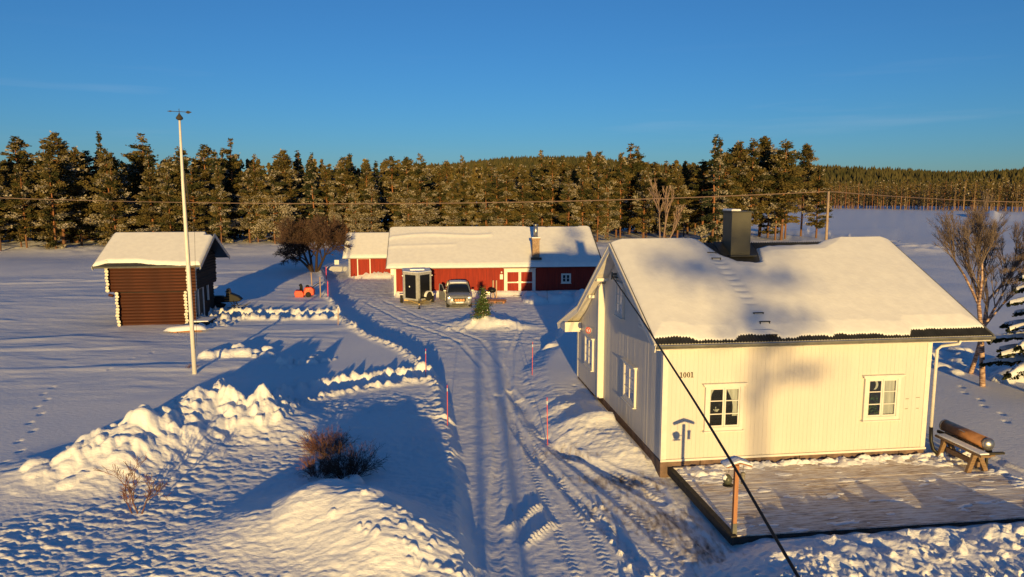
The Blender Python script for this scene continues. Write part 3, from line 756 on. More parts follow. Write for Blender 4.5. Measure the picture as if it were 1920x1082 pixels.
# windows
def moon(fo, Mx):
    m_ = MB(Mx); pts = []
    for k in range(13):
        t = R(-75 + 150 * k / 12); pts.append((.30 + .12 * math.cos(t), .95 + .15 * math.sin(t)))
    for k in range(12, -1, -1):
        t = R(-75 + 150 * k / 12); pts.append((.255 + .09 * math.cos(t), .95 + .14 * math.sin(t)))
    n = len(pts) // 2
    for k in range(n - 1):
        a, b_, c, d_ = pts[k], pts[k + 1], pts[2 * n - 2 - k], pts[2 * n - 1 - k]
        m_.raw([(p[0] - .08, .035, p[1]) for p in (a, b_, c, d_)], [(0, 1, 2, 3)])
    m_.build('window_ornament', M['curtain'], fo)
    r = random.Random(4); m_ = MB(Mx)
    for k in range(60):
        u = r.uniform(.06, .36); z = r.uniform(.08, .62); a = r.uniform(0, 6.3); l = r.uniform(.03, .09)
        m_.raw([(u, .02, z), (u + l * math.cos(a), .035, z + l * math.sin(a)), (u + l * math.cos(a + .5), .04, z + l * math.sin(a + .5))], [(0, 1, 2)])
    m_.build('window_plant', M['plant'], fo)
def pot(fo, Mx):
    m_ = MB(Mx); r = random.Random(9)
    for k in range(14):
        u = .2 + r.uniform(0, .1); z = r.uniform(.42, .52); a = r.uniform(.3, 2.6); l = .08
        m_.raw([(u, .02, z), (u + l * math.cos(a), .035, z + l * math.sin(a)), (u + l * math.cos(a + .4), .03, z + l * math.sin(a + .4))], [(0, 1, 2)])
    m_.build('window_plant', M['curtain'], fo)
FN = (0, -1, 0)
window(house, (1.32, -.0, 1.43), (1, 0, 0), FN, .93, 1.15, curtains=[(.05, .20, .75, .75, 'l'), (.52, .88, .62, .30, 'r')], extras=pot)
window(house, (6.17, -.0, 1.54), (1, 0, 0), FN, .93, 1.12, curtains=[(.50, .88, .12, .06, 'r')], extras=moon)
WN = (-1, 0, 0)
window(house, (.03, 3.69, 1.39), (0, -1, 0), WN, 1.09, 1.08, curtains=[(.05, .4, .5, .2, 'l'), (.7, 1.04, .5, .2, 'r')])
window(house, (.03, 4.83, 3.98), (0, -1, 0), WN, .72, .99, trim=.08, curtains=[(.05, .3, .2, .1, 'l'), (.42, .67, .2, .1, 'r')])
window(house, (PX, RW[1], RW[2]), (0, -1, 0), WN, RW[1] - RW[0], RW[3] - RW[2], curtains=[(.05, .4, .5, .2, 'l'), (.7, 1.02, .5, .2, 'r')])
# gable vent, cable bracket
b = MB(); b.prism([(1.62, 3.93), (2.35, 3.93), (2.35, 4.42)], 'x', -.03, .008); b.build('gable_vent', M['white2'], house)
for k in range(3):
    b = MB(); z = 3.99 + k * .11; b.box((-.045, 1.72 + k * .19, z), (-.031, 2.30, z + .045)); b.build('vent_slat', M['white'], house)
b = MB(); b.box((-.16, 4.96, 5.24), (.01, 5.04, 5.32)); b.tube([(-.16, 5.0, 5.36), (-.16, 5.0, 5.1)], .03, 8); b.box((-.1, 4.8, 5.16), (-.0, 5.2, 5.20)); b.build('cable_bracket', M['gutter'], house)
# house number: four bronze digits 1 0 0 1
def digit(ch, u, z):
    m_ = MB(frame_M((u, -.027, z), (1, 0, 0), FN)); h = .155
    if ch == '1':
        m_.prism([(.028, 0), (.056, 0), (.056, h), (.028, h)], 'y', 0, .012)
        m_.prism([(.005, 0), (.080, 0), (.080, .014), (.005, .014)], 'y', .0, .013)
        m_.prism([(.0, h - .035), (.028, h - .016), (.028, h), (.018, h - .004)], 'y', 0, .0125)
    else:
        n = 20; vs = []; fs = []
        for k in range(n):
            t = 2 * math.pi * k / n
            for (rx, rz, v) in ((.046, h / 2, .012), (.020, h / 2 - .013, .012), (.046, h / 2, 0), (.020, h / 2 - .013, 0)):
                vs.append((.048 + rx * math.cos(t), v, h / 2 + rz * math.sin(t)))
        for k in range(n):
            a = 4 * k; c = 4 * ((k + 1) % n); fs += [(a, c, c + 1, a + 1), (a, a + 2, c + 2, c), (a + 1, c + 1, c + 3, a + 3)]
        m_._add(vs, fs)
    m_.build('house_digit', M['digit'], house)
for ch, u in (('1', .46), ('0', .558), ('0', .668), ('1', .778)): digit(ch, u, 2.90)
# small screws and marks on the front
for (u, z, l) in ((7.42, 2.02, .10), (7.75, 2.05, .12), (7.42, 1.72, .09), (7.78, 1.72, .08)):
    b = MB(); b.box((u, -.035, z), (u + l, -.027, z + .014)); b.build('wall_hook', M['gutter'], house)

# satellite dish and sign on the rear bay
sx, sy = hw(PX - .12, 7.15)
t = thing('satellite_dish', 'small round sign on a bracket on the west wall above the rear window', 'sign', (*hw(PX - .02, 7.15), 0), HA)
b = MB(); b.tube([(0, 0, 2.98), (-.22, .02, 2.98)], .012, 6); b.build('bracket', M['gutter'], t)
SR = Matrix.Translation((-.22, .0, 2.92)) @ Matrix.Rotation(R(-48), 4, 'Z')
Mr = SR @ Matrix.Rotation(R(90), 4, 'X')
b = MB(); b.lathe([(.0001, -.012), (.13, -.012), (.13, .012), (.0001, .012)], 20, Mr); b.build('disc', M['signwhite'], t)
b = MB(SR)
for k in range(20):
    t0 = 2 * math.pi * k / 20; t1 = 2 * math.pi * (k + 1) / 20
    b.raw([(q * math.cos(a), -.016, q * math.sin(a)) for (q, a) in ((.125, t0), (.125, t1), (.085, t1), (.085, t0))], [(0, 1, 2, 3)])
b.box((-.02, -.020, -.07), (.02, -.016, .06)); b.box((-.06, -.0202, .035), (.06, -.0162, .065)); b.build('red_mark', M['signred'], t)
t.name = 'wall_sign'

# ------------------------------------------------------------------ deck
deck = thing('wooden_deck', 'low snow dusted wooden deck in front of the white farmhouse', 'deck', (HX, HY, 0), HA)
y = -4.20; DX0, DX1 = .22, 9.48; k = 0; base = None
while y < .55:
    x0, x1 = (DX0, DX1) if y < -.20 else (HL + .08, DX1)
    m_ = MB(); m_.box((x0 + rr.uniform(0, .012), y, .262), (x1 + rr.uniform(-.015, 0), y + .132, .296 + rr.uniform(-.003, .003))); m_.build('deck_board', M['deck'], deck); y += .14
b = MB(); b.box((DX0 - .045, -4.25, .10), (DX0 - .003, -.06, .285)); b.box((DX0 - .045, -4.25, .285), (DX0 + .10, -.06, .312)); b.build('edge_beam', M['darkwood'], deck)
b = MB(); b.box((DX0 - .0, -4.245, .10), (DX1, -4.205, .258)); b.build('edge_beam', M['darkwood'], deck)
for k in range(9):
    b = MB(); x = DX0 + .1 + k * 1.13; b.box((x, -4.15, .08), (x + .05, -.1, .258)); b.build('joist', M['darkwood'], deck)
# pale board along the wall, and snow rests along the wall foot
b = MB(); b.box((.30, -.22, .298), (2.55, -.13, .33)); b.build('loose_board', M['white'], deck)
def deck_snow():
    xs = np.linspace(.25, 9.5, 300); ys = np.linspace(-4.2, -.04, 170)
    X, Y = np.meshgrid(xs, ys)
    n = fbm(X * .8, Y * 2.2, 4, .6); n2 = fbm(X * 3, Y * 3, 3, .6)
    T = .11 * np.exp(-((Y + .22) / .26) ** 2) * (.45 + 1.2 * n2 + .6 * (np.sin(X * 1.3) * .3)) * (X > .4) * (1 - .5 * (X < 2.4))
    T += .12 * np.exp(-((X - 1.05) / .5) ** 2 - ((Y + .75) / .22) ** 2) * (.6 + n2)
    T += .10 * np.exp(-((X - 8.3) / .8) ** 2 - ((Y + .5) / .5) ** 2) * (.5 + n2) + .05 * np.exp(-((X - 9.3) / .35) ** 2) * (.5 + 1.5 * n2)
    T += .045 * (n - .27) + .012 * n2 - .004
    T = np.minimum(T, .16)
    Z = np.where(T > .002, .296 + T, .275)
    V = np.stack([X, Y, Z], -1).reshape(-1, 3); nC = len(xs)
    i = np.arange(len(ys) - 1)[:, None] * nC + np.arange(nC - 1)[None, :]
    F = np.stack([i, i + 1, i + nC + 1, i + nC], -1).reshape(-1, 4)
    o = D.objects.new('deck_snow', np_mesh('deck_snow', V, F, M['snow'], smooth=True)); link(o, deck); tag(o, kind='stuff')
deck_snow()

# ------------------------------------------------------------------ feeder post at the deck corner
fx, fy = G(1375, 1019, .05)
t = thing('bird_feeder_post', 'orange wooden post at the deck corner with snowy little roof and hanging feeders', 'bird feeder', (fx, fy, 0), HA)
b = MB(); b.box((-.045, -.045, .55), (.045, .045, 1.93)); b.build('post', M['postwood'], t)
b = MB(); b.box((-.05, -.05, -.1), (.05, .05, .55)); b.build('post_foot', M['gutter'], t)
b = MB(); b.beam((-.30, 0, 1.93), (.02, 0, 2.03), .30, .02); b.beam((-.02, 0, 2.03), (.30, 0, 1.93), .30, .02); b.build('feeder_roof', M['postwood'], t)
sv = MB(); sv.smooth = True
prof = [(-.33, 1.945), (-.30, 1.99), (-.15, 2.05), (0, 2.10), (.15, 2.05), (.30, 1.99), (.33, 1.945), (.0, 2.045)]
sv.prism(prof, 'y', -.17, .17); sv.build('feeder_snow', M['snow'], t, bevel=.02)
b = MB(); b.tube([(-.18, 0, 1.95), (-.18, 0, 1.76)], .006, 5); b.tube([(.16, 0, 1.95), (.16, 0, 1.74)], .006, 5); b.tube([(-.12, 0, 1.60), (0, 0, 1.60)], .01, 5); b.build('hanger', M['black'], t)
b = MB(); b.smooth = True; b.lathe([(.0001, 1.50), (.07, 1.51), (.095, 1.55), (.105, 1.61), (.085, 1.67), (.04, 1.72), (.0001, 1.74)], 16, Matrix.Translation((-.21, -.02, 0))); b.build('round_feeder', M['lantern'], t)
b = MB(); b.lathe([(.0001, 1.465), (.12, 1.465), (.12, 1.49), (.0001, 1.49)], 16, Matrix.Translation((-.20, -.02, 0))); b.build('feeder_tray', M['black'], t)
b = MB(); b.smooth = True; b.lathe([(.04, 1.48), (.045, 1.48), (.045, 1.70), (.04, 1.70)], 12, Matrix.Translation((.16, 0, 0))); b.lathe([(.0001, 1.70), (.06, 1.70), (.05, 1.74), (.0001, 1.75)], 12, Matrix.Translation((.16, 0, 0))); b.build('tube_feeder', M['peanut'], t)
s_ = MB(); s_.smooth = True; s_.lathe([(.0001, 1.73), (.07, 1.70), (.06, 1.77), (.0001, 1.80)], 10, Matrix.Translation((-.27, -.02, -.08))); s_.build('feeder_snow', M['snow'], t)

# ------------------------------------------------------------------ trestle bench with copper barrel
bx, by = hw(8.62, -.85)
t = thing('trestle_bench', 'rough wooden trestle bench with snow on its top at the deck corner', 'bench', (bx, by, .26), HA)
b = MB(); b.box((-.15, -.95, .56), (.17, .85, .62)); b.build('bench_top', M['wood'], t, bevel=.01)
s_ = MB(); s_.smooth = False; s_.box((-.13, -.90, .62), (.15, .80, .665)); s_.build('bench_snow', M['snow'], t, bevel=.02)
for y in (-.62, .52):
    for sx_ in (-1, 1):
        b = MB(); b.beam((sx_ * .05, y, .57), (sx_ * .30 + .05, y, -.03), .13, .10, up=(0, 1, 0)); b.build('leg', M['wood'], t, bevel=.01)
b = MB(); b.box((-.06, -.75, .22), (.02, .65, .36)); b.build('stretcher', M['wood'], t)
for y in (-.66, .56):
    b = MB(); b.box((-.12, y, .47), (.55, y + .07, .555)); b.build('bearer', M['wood'], t)
bx, by = hw(9.0, -.65)
t = thing('copper_barrel', 'copper cylinder with polished domed steel end lying behind the trestle bench', 'barrel', (bx, by, .26), HA)
Mr = Matrix.Translation((0, -.80, .80)) @ Matrix.Rotation(R(-90), 4, 'X')
b = MB(Mr); b.smooth = True; b.lathe([(.175, 0), (.175, 1.72)], 24); b.build('drum', M['copper'], t)
b = MB(Mr); b.smooth = True; b.lathe([(.0001, -.09), (.06, -.082), (.12, -.05), (.165, -.015), (.182, .02), (.182, .06), (.176, .06)], 24); b.build('steel_end', M['steel'], t)
b = MB(Mr); b.smooth = True; b.lathe([(.182, 1.68), (.182, 1.73), (.12, 1.77), (.0001, 1.80)], 24); b.build('rear_end', M['steel'], t)
b = MB(); b.tube([(-.175, -.1, .93), (-.21, -.05, .95), (-.21, .1, .95), (-.175, .15, .93)], .012, 6); b.build('handle', M['steel'], t)
b = MB(); b.box((-.18, -.75, .55), (-.10, 1.0, .63)); b.box((.08, -.75, .55), (.16, 1.0, .63)); b.box((-.2, -.98, .56), (.35, -.90, .62)); b.build('cradle', M['darkwood'], t)
for y in (-.6, .8):
    for sx_ in (-.14, .14):
        b = MB(); b.box((sx_ - .03, y - .03, -.05), (sx_ + .03, y + .03, .56)); b.build('cradle_leg', M['darkwood'], t)

# ------------------------------------------------------------------ black overhead cable to the gable
def cable():
    a = Vector((*hw(-.16, 5.0), 5.22)); pts = []
    targ = [(1203, 598), (1233, 645), (1302, 752), (1375, 872), (1440, 985), (1497, 1082), (1560, 1195)]
    e = Vector((3.2, 5.5, 3.1)); pts.append(a)
    for (px, py) in targ:
        u = (px - 960) / 1340; v = -(py - 541) / 1340; d = Vector((u, PC + PS * v, -PS + PC * v))
        # where the ray crosses the vertical plane through a and e
        n_ = Vector((e.y - a.y, -(e.x - a.x), 0)); o = Vector((0, 0, CAM_H)); tt = n_.dot(a - o) / n_.dot(d); pts.append(o + d * tt)
    return pts
cp = cable()
for p in cp: print('cable', [round(c, 2) for c in p])
cp_last = cp[-1]
cp += [cp_last + Vector((0, -2, -.1)), cp_last + Vector((0, -8, .4)), cp_last + Vector((.1, -20, 2.6))]
me = MB(); me.smooth = True
fine = []
for i in range(len(cp) - 1):
    for k in range(10): fine.append(cp[i].lerp(cp[i + 1], k / 10))
fine.append(cp[-1])
for _ in range(6): fine = [fine[0]] + [(fine[i - 1] + fine[i] * 2 + fine[i + 1]) / 4 for i in range(1, len(fine) - 1)] + [fine[-1]]
me.tube(fine, .021, 7); tag(me.build('power_cable', M['cable']), 'thick black twisted cable slanting down from the farmhouse gable across its front', 'cable')
#PART3
# ------------------------------------------------------------------ red barn
BX, BY = -9.25, 55.75; BA = math.atan2(1.51, 14.64)
barn = thing('red_barn', 'long red barn with white double door and snow covered roof', 'barn', (BX, BY, 0), BA)
BL, BDp = 16.1, 9.6
def bpr(Y): return np.interp(Y, [-.5, 4.8, 10.1], [2.36, 5.16, 2.36])
b = MB(); b.prism([(0, -.2), (BDp, -.2), (BDp, 2.45), (4.8, 4.95), (0, 2.45)], 'x', 0, BL); b.build('wall', M['red'], barn)
DW = (8.82, 11.02, 2.02)
for i in range(107):
    x0 = .15 + i * .149; z0 = .12
    if x0 + .14 > DW[0] - .02 and x0 < DW[1] + .02: z0 = DW[2] + .13
    if x0 > BL - .2: break
    m_ = MB(); m_.box((x0, -.025 - .008 * (i % 2), z0), (x0 + .138, -.0005, 2.44)); m_.build('cladding_board', M['red'], barn)
for (x0, x1) in ((-.03, .15),):
    b = MB(); b.box((x0, -.05, -.1), (x1, .12, 2.42)); b.build('corner_board', M['white2'], barn)
b = MB(); b.prism([(-.5, 2.26), (-.5, 2.36), (4.8, 5.16), (10.1, 2.36), (10.1, 2.26), (4.8, 5.04)], 'x', -.55, BL + .5); b.build('roof', M['roofmetal'], barn)
for x in (-.58, BL + .53):
    for (ya, za, yb, zb) in ((-.5, 2.28, 4.8, 5.08), (4.8, 5.08, 10.1, 2.28)):
        b = MB(); b.beam((x, ya, za), (x, yb, zb), .04, .22); b.build('bargeboard', M['darkwood'], barn)
def bthick(X, Y):
    ye = -.52 + .03 * noise(X * .9, X * 0 + 7)
    d = np.minimum(np.minimum(Y - ye, 5.3 - Y), np.minimum(X + .6, BL + .5 - X))
    T = .17 * np.sqrt(np.clip(d / .30, 0, 1)) * (1 + .10 * fbm(X * .3, Y * .5, 2))
    T += .06 * np.exp(-((Y - 3.3 - .2 * np.sin(X * .7) - .05 * X) / .22) ** 2) * (X < 8) + .05 * np.exp(-((Y - 2.0 - .04 * X) / .2) ** 2) * (X < 5) * .7
    T = np.where((X > 11.0) & (Y > 4.72 + .05 * noise(X * 2, X * 0)) & (X < 15.5), -1, T)
    return np.where(d > 0, T, -1)
heightfield_roof('roof_snow', barn, bpr, np.linspace(-.62, BL + .52, 200), np.concatenate([np.linspace(-.58, 0, 16), np.linspace(.06, 5.3, 80)]), bthick, M['roofsnow'])
b = MB(); b.box((DW[0] - .16, -.085, -.02), (DW[0], -.03, DW[2] + .12)); b.box((DW[1], -.085, -.02), (DW[1] + .16, -.03, DW[2] + .12)); b.box((DW[0], -.085, DW[2] - .02), (DW[1], -.03, DW[2] + .12)); b.box((DW[0] - .2, -.14, DW[2] + .12), (DW[1] + .2, -.03, DW[2] + .16)); b.build('door_frame', M['white2'], barn)
mid = (DW[0] + DW[1]) / 2
for (a, c) in ((DW[0], mid - .005), (mid + .005, DW[1])):
    b = MB(); b.box((a, -.04, .02), (c, -.001, DW[2] - .02)); dd = b.build('door', M['red'], barn)
    b = MB(); 
    b.box((a, -.07, .02), (a + .10, -.041, DW[2] - .02)); b.box((c - .10, -.07, .02), (c, -.041, DW[2] - .02)); b.box((a + .1, -.068, .02), (c - .1, -.0411, .14)); b.box((a + .1, -.068, DW[2] - .14), (c - .1, -.0411, DW[2] - .02)); b.box((a + .1, -.068, 1.00), (c - .1, -.0411, 1.10)); b.build('door_trim', M['white2'], dd)
    b = MB(); b.box((mid - .22 if a < mid - .5 else mid + .12, -.10, 1.0), (mid - .12 if a < mid - .5 else mid + .22, -.071, 1.12)); b.build('handle', M['steel'], dd)
window(barn, (13.35, -.034, 1.02), (1, 0, 0), (0, -1, 0), .62, .62, rows=2, trim=.08, cornice=False)
b = MB(); b.box((DW[0] - .50, -.14, 1.32), (DW[0] - .26, -.035, 1.72)); b.build('meter_box', M['white2'], barn)
b = MB(); b.lathe([(.0001, 1.82), (.07, 1.82), (.05, 1.95), (.0001, 1.96)], 10, Matrix.Translation((DW[0] - .37, -.12, 0))); b.build('wall_lamp', M['white2'], barn)
b = MB(); b.box((DW[0] + .5, -.8, -.1), (DW[1] + .1, -.09, .10)); b.build('door_step', M['stone'], barn)
# barn chimney: brick base, sheet pipe, snow ring
cx, cy = 11.25, .42
b = MB(); b.box((cx - .28, cy - .28, 2.5), (cx + .28, cy + .28, 4.42)); ch = b.build('chimney', M['brick'], barn, bevel=.02)
b = MB(); b.box((cx - .34, cy - .34, 4.42), (cx + .34, cy + .34, 4.55)); b.build('chimney_collar', M['brick'], ch)
b = MB(); b.box((cx - .345, cy - .345, 4.551), (cx + .345, cy + .345, 4.63)); b.build('chimney_snow', M['snow'], ch, bevel=.03)
b = MB(); b.smooth = True; b.tube([(cx, cy, 4.6), (cx, cy, 5.62)], .17, 14); b.build('flue_pipe', M['steel'], ch)
b = MB(); b.smooth = True; b.tube([(cx, cy, 5.62), (cx, cy, 5.66)], .21, 14); b.build('flue_cap', M['steel'], ch)
b = MB(); b.box((cx - .42, cy - .50, 2.86), (cx + .42, cy - .29, 3.02)); b.build('flashing', M['roofmetal'], barn)

# shed behind the barn
SXr, SYr = G(655, 521, .05)
shed = thing('red_shed', 'small red shed with white framed door at the left end of the barn', 'shed', (SXr, SYr, 0), BA)
b = MB(); b.prism([(0, -.2), (6, -.2), (6, 2.2), (3, 3.95), (0, 2.2)], 'x', 0, 6.5); b.build('wall', M['red'], shed)
for i in range(36):
    x0 = .14 + i * .17
    if .75 < x0 + .16 and x0 < 2.1: z0 = 2.0
    else: z0 = .02
    m_ = MB(); m_.box((x0, -.025 - .008 * (i % 2), z0), (x0 + .158, -.0005, 2.2)); m_.build('cladding_board', M['red'], shed)
b = MB(); b.box((-.03, -.05, -.1), (.14, .12, 2.2)); b.build('corner_board', M['white2'], shed)
b = MB(); b.box((.85, -.04, 0), (1.98, -.001, 1.86)); dd = b.build('door', M['red'], shed)
b = MB(); b.box((.78, -.08, 0), (.87, -.041, 1.95)); b.box((1.96, -.08, 0), (2.05, -.041, 1.95)); b.box((.87, -.08, 1.86), (1.96, -.041, 1.95)); b.build('door_frame', M['white2'], dd)
b = MB(); b.prism([(-.45, 1.92), (-.45, 2.02), (3, 4.1), (6.45, 2.02), (6.45, 1.92), (3, 4.0)], 'x', -.5, 6.9); b.build('roof', M['roofmetal'], shed)
def spr(Y): return np.interp(Y, [-.45, 3, 6.45], [2.02, 4.1, 2.02])
def sthick(X, Y):
    d = np.minimum(np.minimum(Y + .47, 3.4 - Y), np.minimum(X + .52, 6.9 - X)); return np.where(d > 0, .17 * np.sqrt(np.clip(d / .25, 0, 1)), -1)
heightfield_roof('roof_snow', shed, spr, np.linspace(-.55, 6.9, 70), np.concatenate([np.linspace(-.52, 0, 12), np.linspace(.1, 3.4, 36)]), sthick, M['roofsnow'])
# electric box between shed and barn
ex, ey = G(737, 520, .3)
t = thing('electric_box', 'grey box on a short stand in the gap between shed and barn', 'box', (ex, ey, .3), BA)
b = MB(); b.box((-.22, -.15, .25), (.22, .15, .85)); b.build('cabinet', M['trailerframe'], t, bevel=.02)
b = MB(); b.box((-.18, -.02, -.2), (-.13, .03, .26)); b.box((.13, -.02, -.2), (.18, .03, .26)); b.build('stand', M['gutter'], t)

# ------------------------------------------------------------------ log store house
LX, LY = -23.10, 41.55; LA = math.atan2(.52, 3.95); LZ = .18
logs = thing('log_storehouse', 'two storey brown log storehouse with snowy roof standing in the snow field', 'storehouse', (LX, LY, LZ), LA)
LDp = 5.1; W0 = 4.15; lh = .186; nl = 21
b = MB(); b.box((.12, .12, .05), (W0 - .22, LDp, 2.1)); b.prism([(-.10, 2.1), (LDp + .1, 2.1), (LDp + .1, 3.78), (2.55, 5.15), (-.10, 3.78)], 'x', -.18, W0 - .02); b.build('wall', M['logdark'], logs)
def log_mesh(name, length, axis, m_, mend, rad=lh / 2):
    b = MB(); n = 8; b.smooth = False
    vs = []; fs = []
    for a in (0, length):
        for k in range(n):
            t = 2 * math.pi * (k + .5) / n; p = (rad * 1.05 * math.cos(t), rad * .98 * math.sin(t))
            vs.append((a, p[0], p[1]) if axis == 'x' else (p[0], a, p[1]))
    for k in range(n): fs.append((k, (k + 1) % n, n + (k + 1) % n, n + k))
    b._add(vs, fs); b.cur = 1; b._add(vs[:n], [tuple(range(n))]); b._add(vs[n:], [tuple(range(n))])
    me = D.meshes.new(name); me.from_pydata(b.v, [], b.f); me.materials.append(m_); me.materials.append(mend)
    me.polygons.foreach_set("material_index", b.mi); me.update(); return me
mf = [log_mesh('front_log', W0 + .15, 'x', M['logred'], M['logend']), log_mesh('front_log', W0 + .65, 'x', M['logred'], M['logend'])]
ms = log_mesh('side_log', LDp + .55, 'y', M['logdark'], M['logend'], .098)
for i in range(nl):
    z = .12 + lh * (i + .5); up = i >= 11
    o = D.objects.new('front_log', mf[1 if up else 0]); link(o, logs); o.location = (-.38 if up else -.02, -.10 if up else .02, z)
    for (xl, side) in (((-.42 if up else .02), 0), ((W0 - .10 if up else W0 - .32), 1)):
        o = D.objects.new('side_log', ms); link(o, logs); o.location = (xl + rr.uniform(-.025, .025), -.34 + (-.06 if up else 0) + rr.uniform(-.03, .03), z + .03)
        s = 1 + rr.uniform(-.12, .14); o.scale = (s, 1, s)
b = MB(); b.smooth = True; b.tube([(-.45, -.2, 2.02), (-.2, -.2, 1.95)], .09, 8); b.build('corbel_log', M['logred'], logs)
# gable logs above side wall
for i in range(7):
    z = .12 + lh * (nl + i + .5); w_ = 2.55 - (z - 3.9) * 1.9 * .98
    if w_ < .2: break
    b = MB(); b.tube([(W0 - .08, 2.55 - w_, z), (W0 - .08, 2.55 + w_, z)], .095, 8); b.build('gable_log', M['logdark'], logs)
def lpr(Y): return np.interp(Y, [-.75, 2.55, 5.85], [3.72, 5.38, 3.72])
b = MB(); b.prism([(-.75, 3.62), (-.75, 3.72), (2.55, 5.38), (5.85, 3.72), (5.85, 3.62), (2.55, 5.27)], 'x', -1.0, W0 + .72); b.build('roof', M['roofmetal'], logs)
for x in (-1.02, W0 + .74):
    for (ya, za, yb, zb) in ((-.78, 3.62, 2.55, 5.31), (2.55, 5.31, 5.88, 3.62)):
        b = MB(); b.beam((x, ya, za), (x, yb, zb), .04, .22); b.build('bargeboard', M['trailerframe'], logs)
def lthick(X, Y):
    ye = -.72 + .32 * sstep(X, -1.1, -.2) * (1 - sstep(X, 1.2, 2.6)) + .06 * noise(X * 2, X * 0)
    ye = ye + .08 * sstep(X, 1.6, 2.4) * (1 - sstep(X, 2.8, 3.8))
    d = np.minimum(np.minimum(Y - ye, 3.0 - Y), np.minimum(X + 1.02, W0 + .72 - X))
    d = np.where((X > W0 + .2) & (Y > 2.25), -1, d)
    return np.where(d > 0, .16 * np.sqrt(np.clip(d / .15, 0, 1)), -1)
heightfield_roof('roof_snow', logs, lpr, np.linspace(-1.05, W0 + .74, 140), np.concatenate([np.linspace(-.8, .2, 40), np.linspace(.25, 3.0, 40)]), lthick, M['roofsnow'])
# door with white frame, sign board
b = MB(); b.box((W0 - .20, 1.55, .25), (W0 - .15, 2.45, 2.05)); dd = b.build('door', M['darkwood'], logs)
b = MB(); b.box((W0 - .22, 1.42, .2), (W0 - .10, 1.55, 2.15)); b.box((W0 - .22, 2.45, .2), (W0 - .10, 2.58, 2.15)); b.box((W0 - .22, 1.55, 2.05), (W0 - .10, 2.45, 2.15)); b.build('door_frame', M['signwhite'], dd)
b = MB(); b.box((W0 - .18, 3.5, 1.1), (W0 - .08, 3.6, 2.1)); b.build('pale_trim', M['signwhite'], logs)
t = thing('name_board', 'white board with red lettering under the gable of the log storehouse', 'sign', (LX, LY, LZ), LA)
Mx = frame_M((W0 + .22, -.10, 3.30), (0, 1, 0), (1, 0, 0))
b = MB(Mx); b.prism([(.0, .10), (.10, .10), (.1, .0), (.17, 0), (.2, .14), (.9, .14), (.93, 0), (1.0, 0), (1.0, .10), (1.1, .10), (1.06, .45), (1.14, .78), (.8, .72), (.3, .72), (-.04, .78), (.04, .45)], 'y', 0, .03); b.build('board', M['signwhite'], t)
for k, x in enumerate((.24, .40, .58, .74)):
    b = MB(Mx); b.prism([(x, .26), (x + .045, .26), (x + .05, .56), (x + .11, .56), (x + .105, .26), (x + .14, .26), (x + .13, .62), (x + .02, .62)], 'y', .031, .045); b.build('red_letter', M['signred'], t)
b = MB(Mx); b.box((.3, -.35, .70), (.34, .0, .74)); b.box((.8, -.35, .70), (.84, .0, .74)); b.build('bracket', M['gutter'], t)
# door ramp and snowy bench by the store
rx, ry = G(385, 606, .3)
t = thing('wooden_steps', 'dark wooden ramp with snow leading to the storehouse door', 'steps', (rx, ry, gz(rx, ry) - .05), LA)
b = MB(); b.box((-.7, -.9, .0), (.5, .6, .22)); b.build('platform', M['darkwood'], t, bevel=.02)
b = MB(); b.box((-.68, -.86, .221), (.42, .55, .30)); b.build('step_snow', M['snow'], t, bevel=.04)
rx, ry = G(345, 623, .3)
t = thing('log_bench', 'low log bench under rounded snow before the log storehouse', 'bench', (rx, ry, gz(rx, ry) - .1), .1)
b = MB(); b.smooth = True; b.tube([(-.75, 0, .2), (.95, .1, .2)], .12, 8); b.build('seat_log', M['postwood'], t)
for x in (-.4, .5):
    b = MB(); b.tube([(x, -.22, .08), (x, .25, .08)], .11, 8); b.build('support_log', M['postwood'], t)
vs = []; sm = MB(); sm.smooth = True
nn = 14
for j in range(nn + 1):
    for i in range(nn + 1):
        u, v = i / nn * 2 - 1, j / nn * 2 - 1; q = max(0, 1 - (abs(u) ** 3 + abs(v) ** 2.5)); vs.append((.1 + u * 1.15, .1 + v * .45, .22 + .26 * q ** .5 + .03 * math.sin(u * 3)))
sm._add(vs, [(j * (nn + 1) + i, j * (nn + 1) + i + 1, (j + 1) * (nn + 1) + i + 1, (j + 1) * (nn + 1) + i) for j in range(nn) for i in range(nn)])
sm.build('bench_snow', M['snow'], t)

# ------------------------------------------------------------------ snowmobile beside the store
rx, ry = G(414, 577, .36)
t = thing('black_snowmobile', 'dark snowmobile parked in shade right of the log storehouse', 'snowmobile', (rx, ry, gz(rx, ry)), R(100))
# nose points to local -y ; placed side on
b = MB(); b.smooth = False; b.prism([(-1.25, .42), (-1.45, .55), (-1.2, .78), (-.75, .98), (-.45, .95), (-.35, .72), (.95, .70), (1.25, .62), (1.25, .42), (.2, .36)], 'x', -.30, .30); b.build('body', M['tarp'], t, bevel=.06)
b = MB(); b.prism([(-.3, .70), (.9, .70), (.95, .84), (-.2, .82)], 'x', -.2, .2); b.build('seat', M['black'], t, bevel=.04)
b = MB(); b.prism([(-.72, .92), (-.62, 1.30), (-.48, 1.32), (-.42, .92)], 'x', -.26, .26); b.build('windshield', M['blackp'], t, bevel=.02)
b = MB(); b.tube([(-.38, -.42, 1.12), (-.1, -.36, 1.08), (.1, -.36, 1.08), (.38, -.42, 1.12)], .025, 6); b.build('handlebar', M['black'], t)
b = MB(); b.prism([(-.2, .0), (1.3, .0), (1.5, .2), (1.3, .38), (.1, .34), (-.35, .22)], 'x', -.19, .19); b.build('track', M['tyre'], t, bevel=.04)
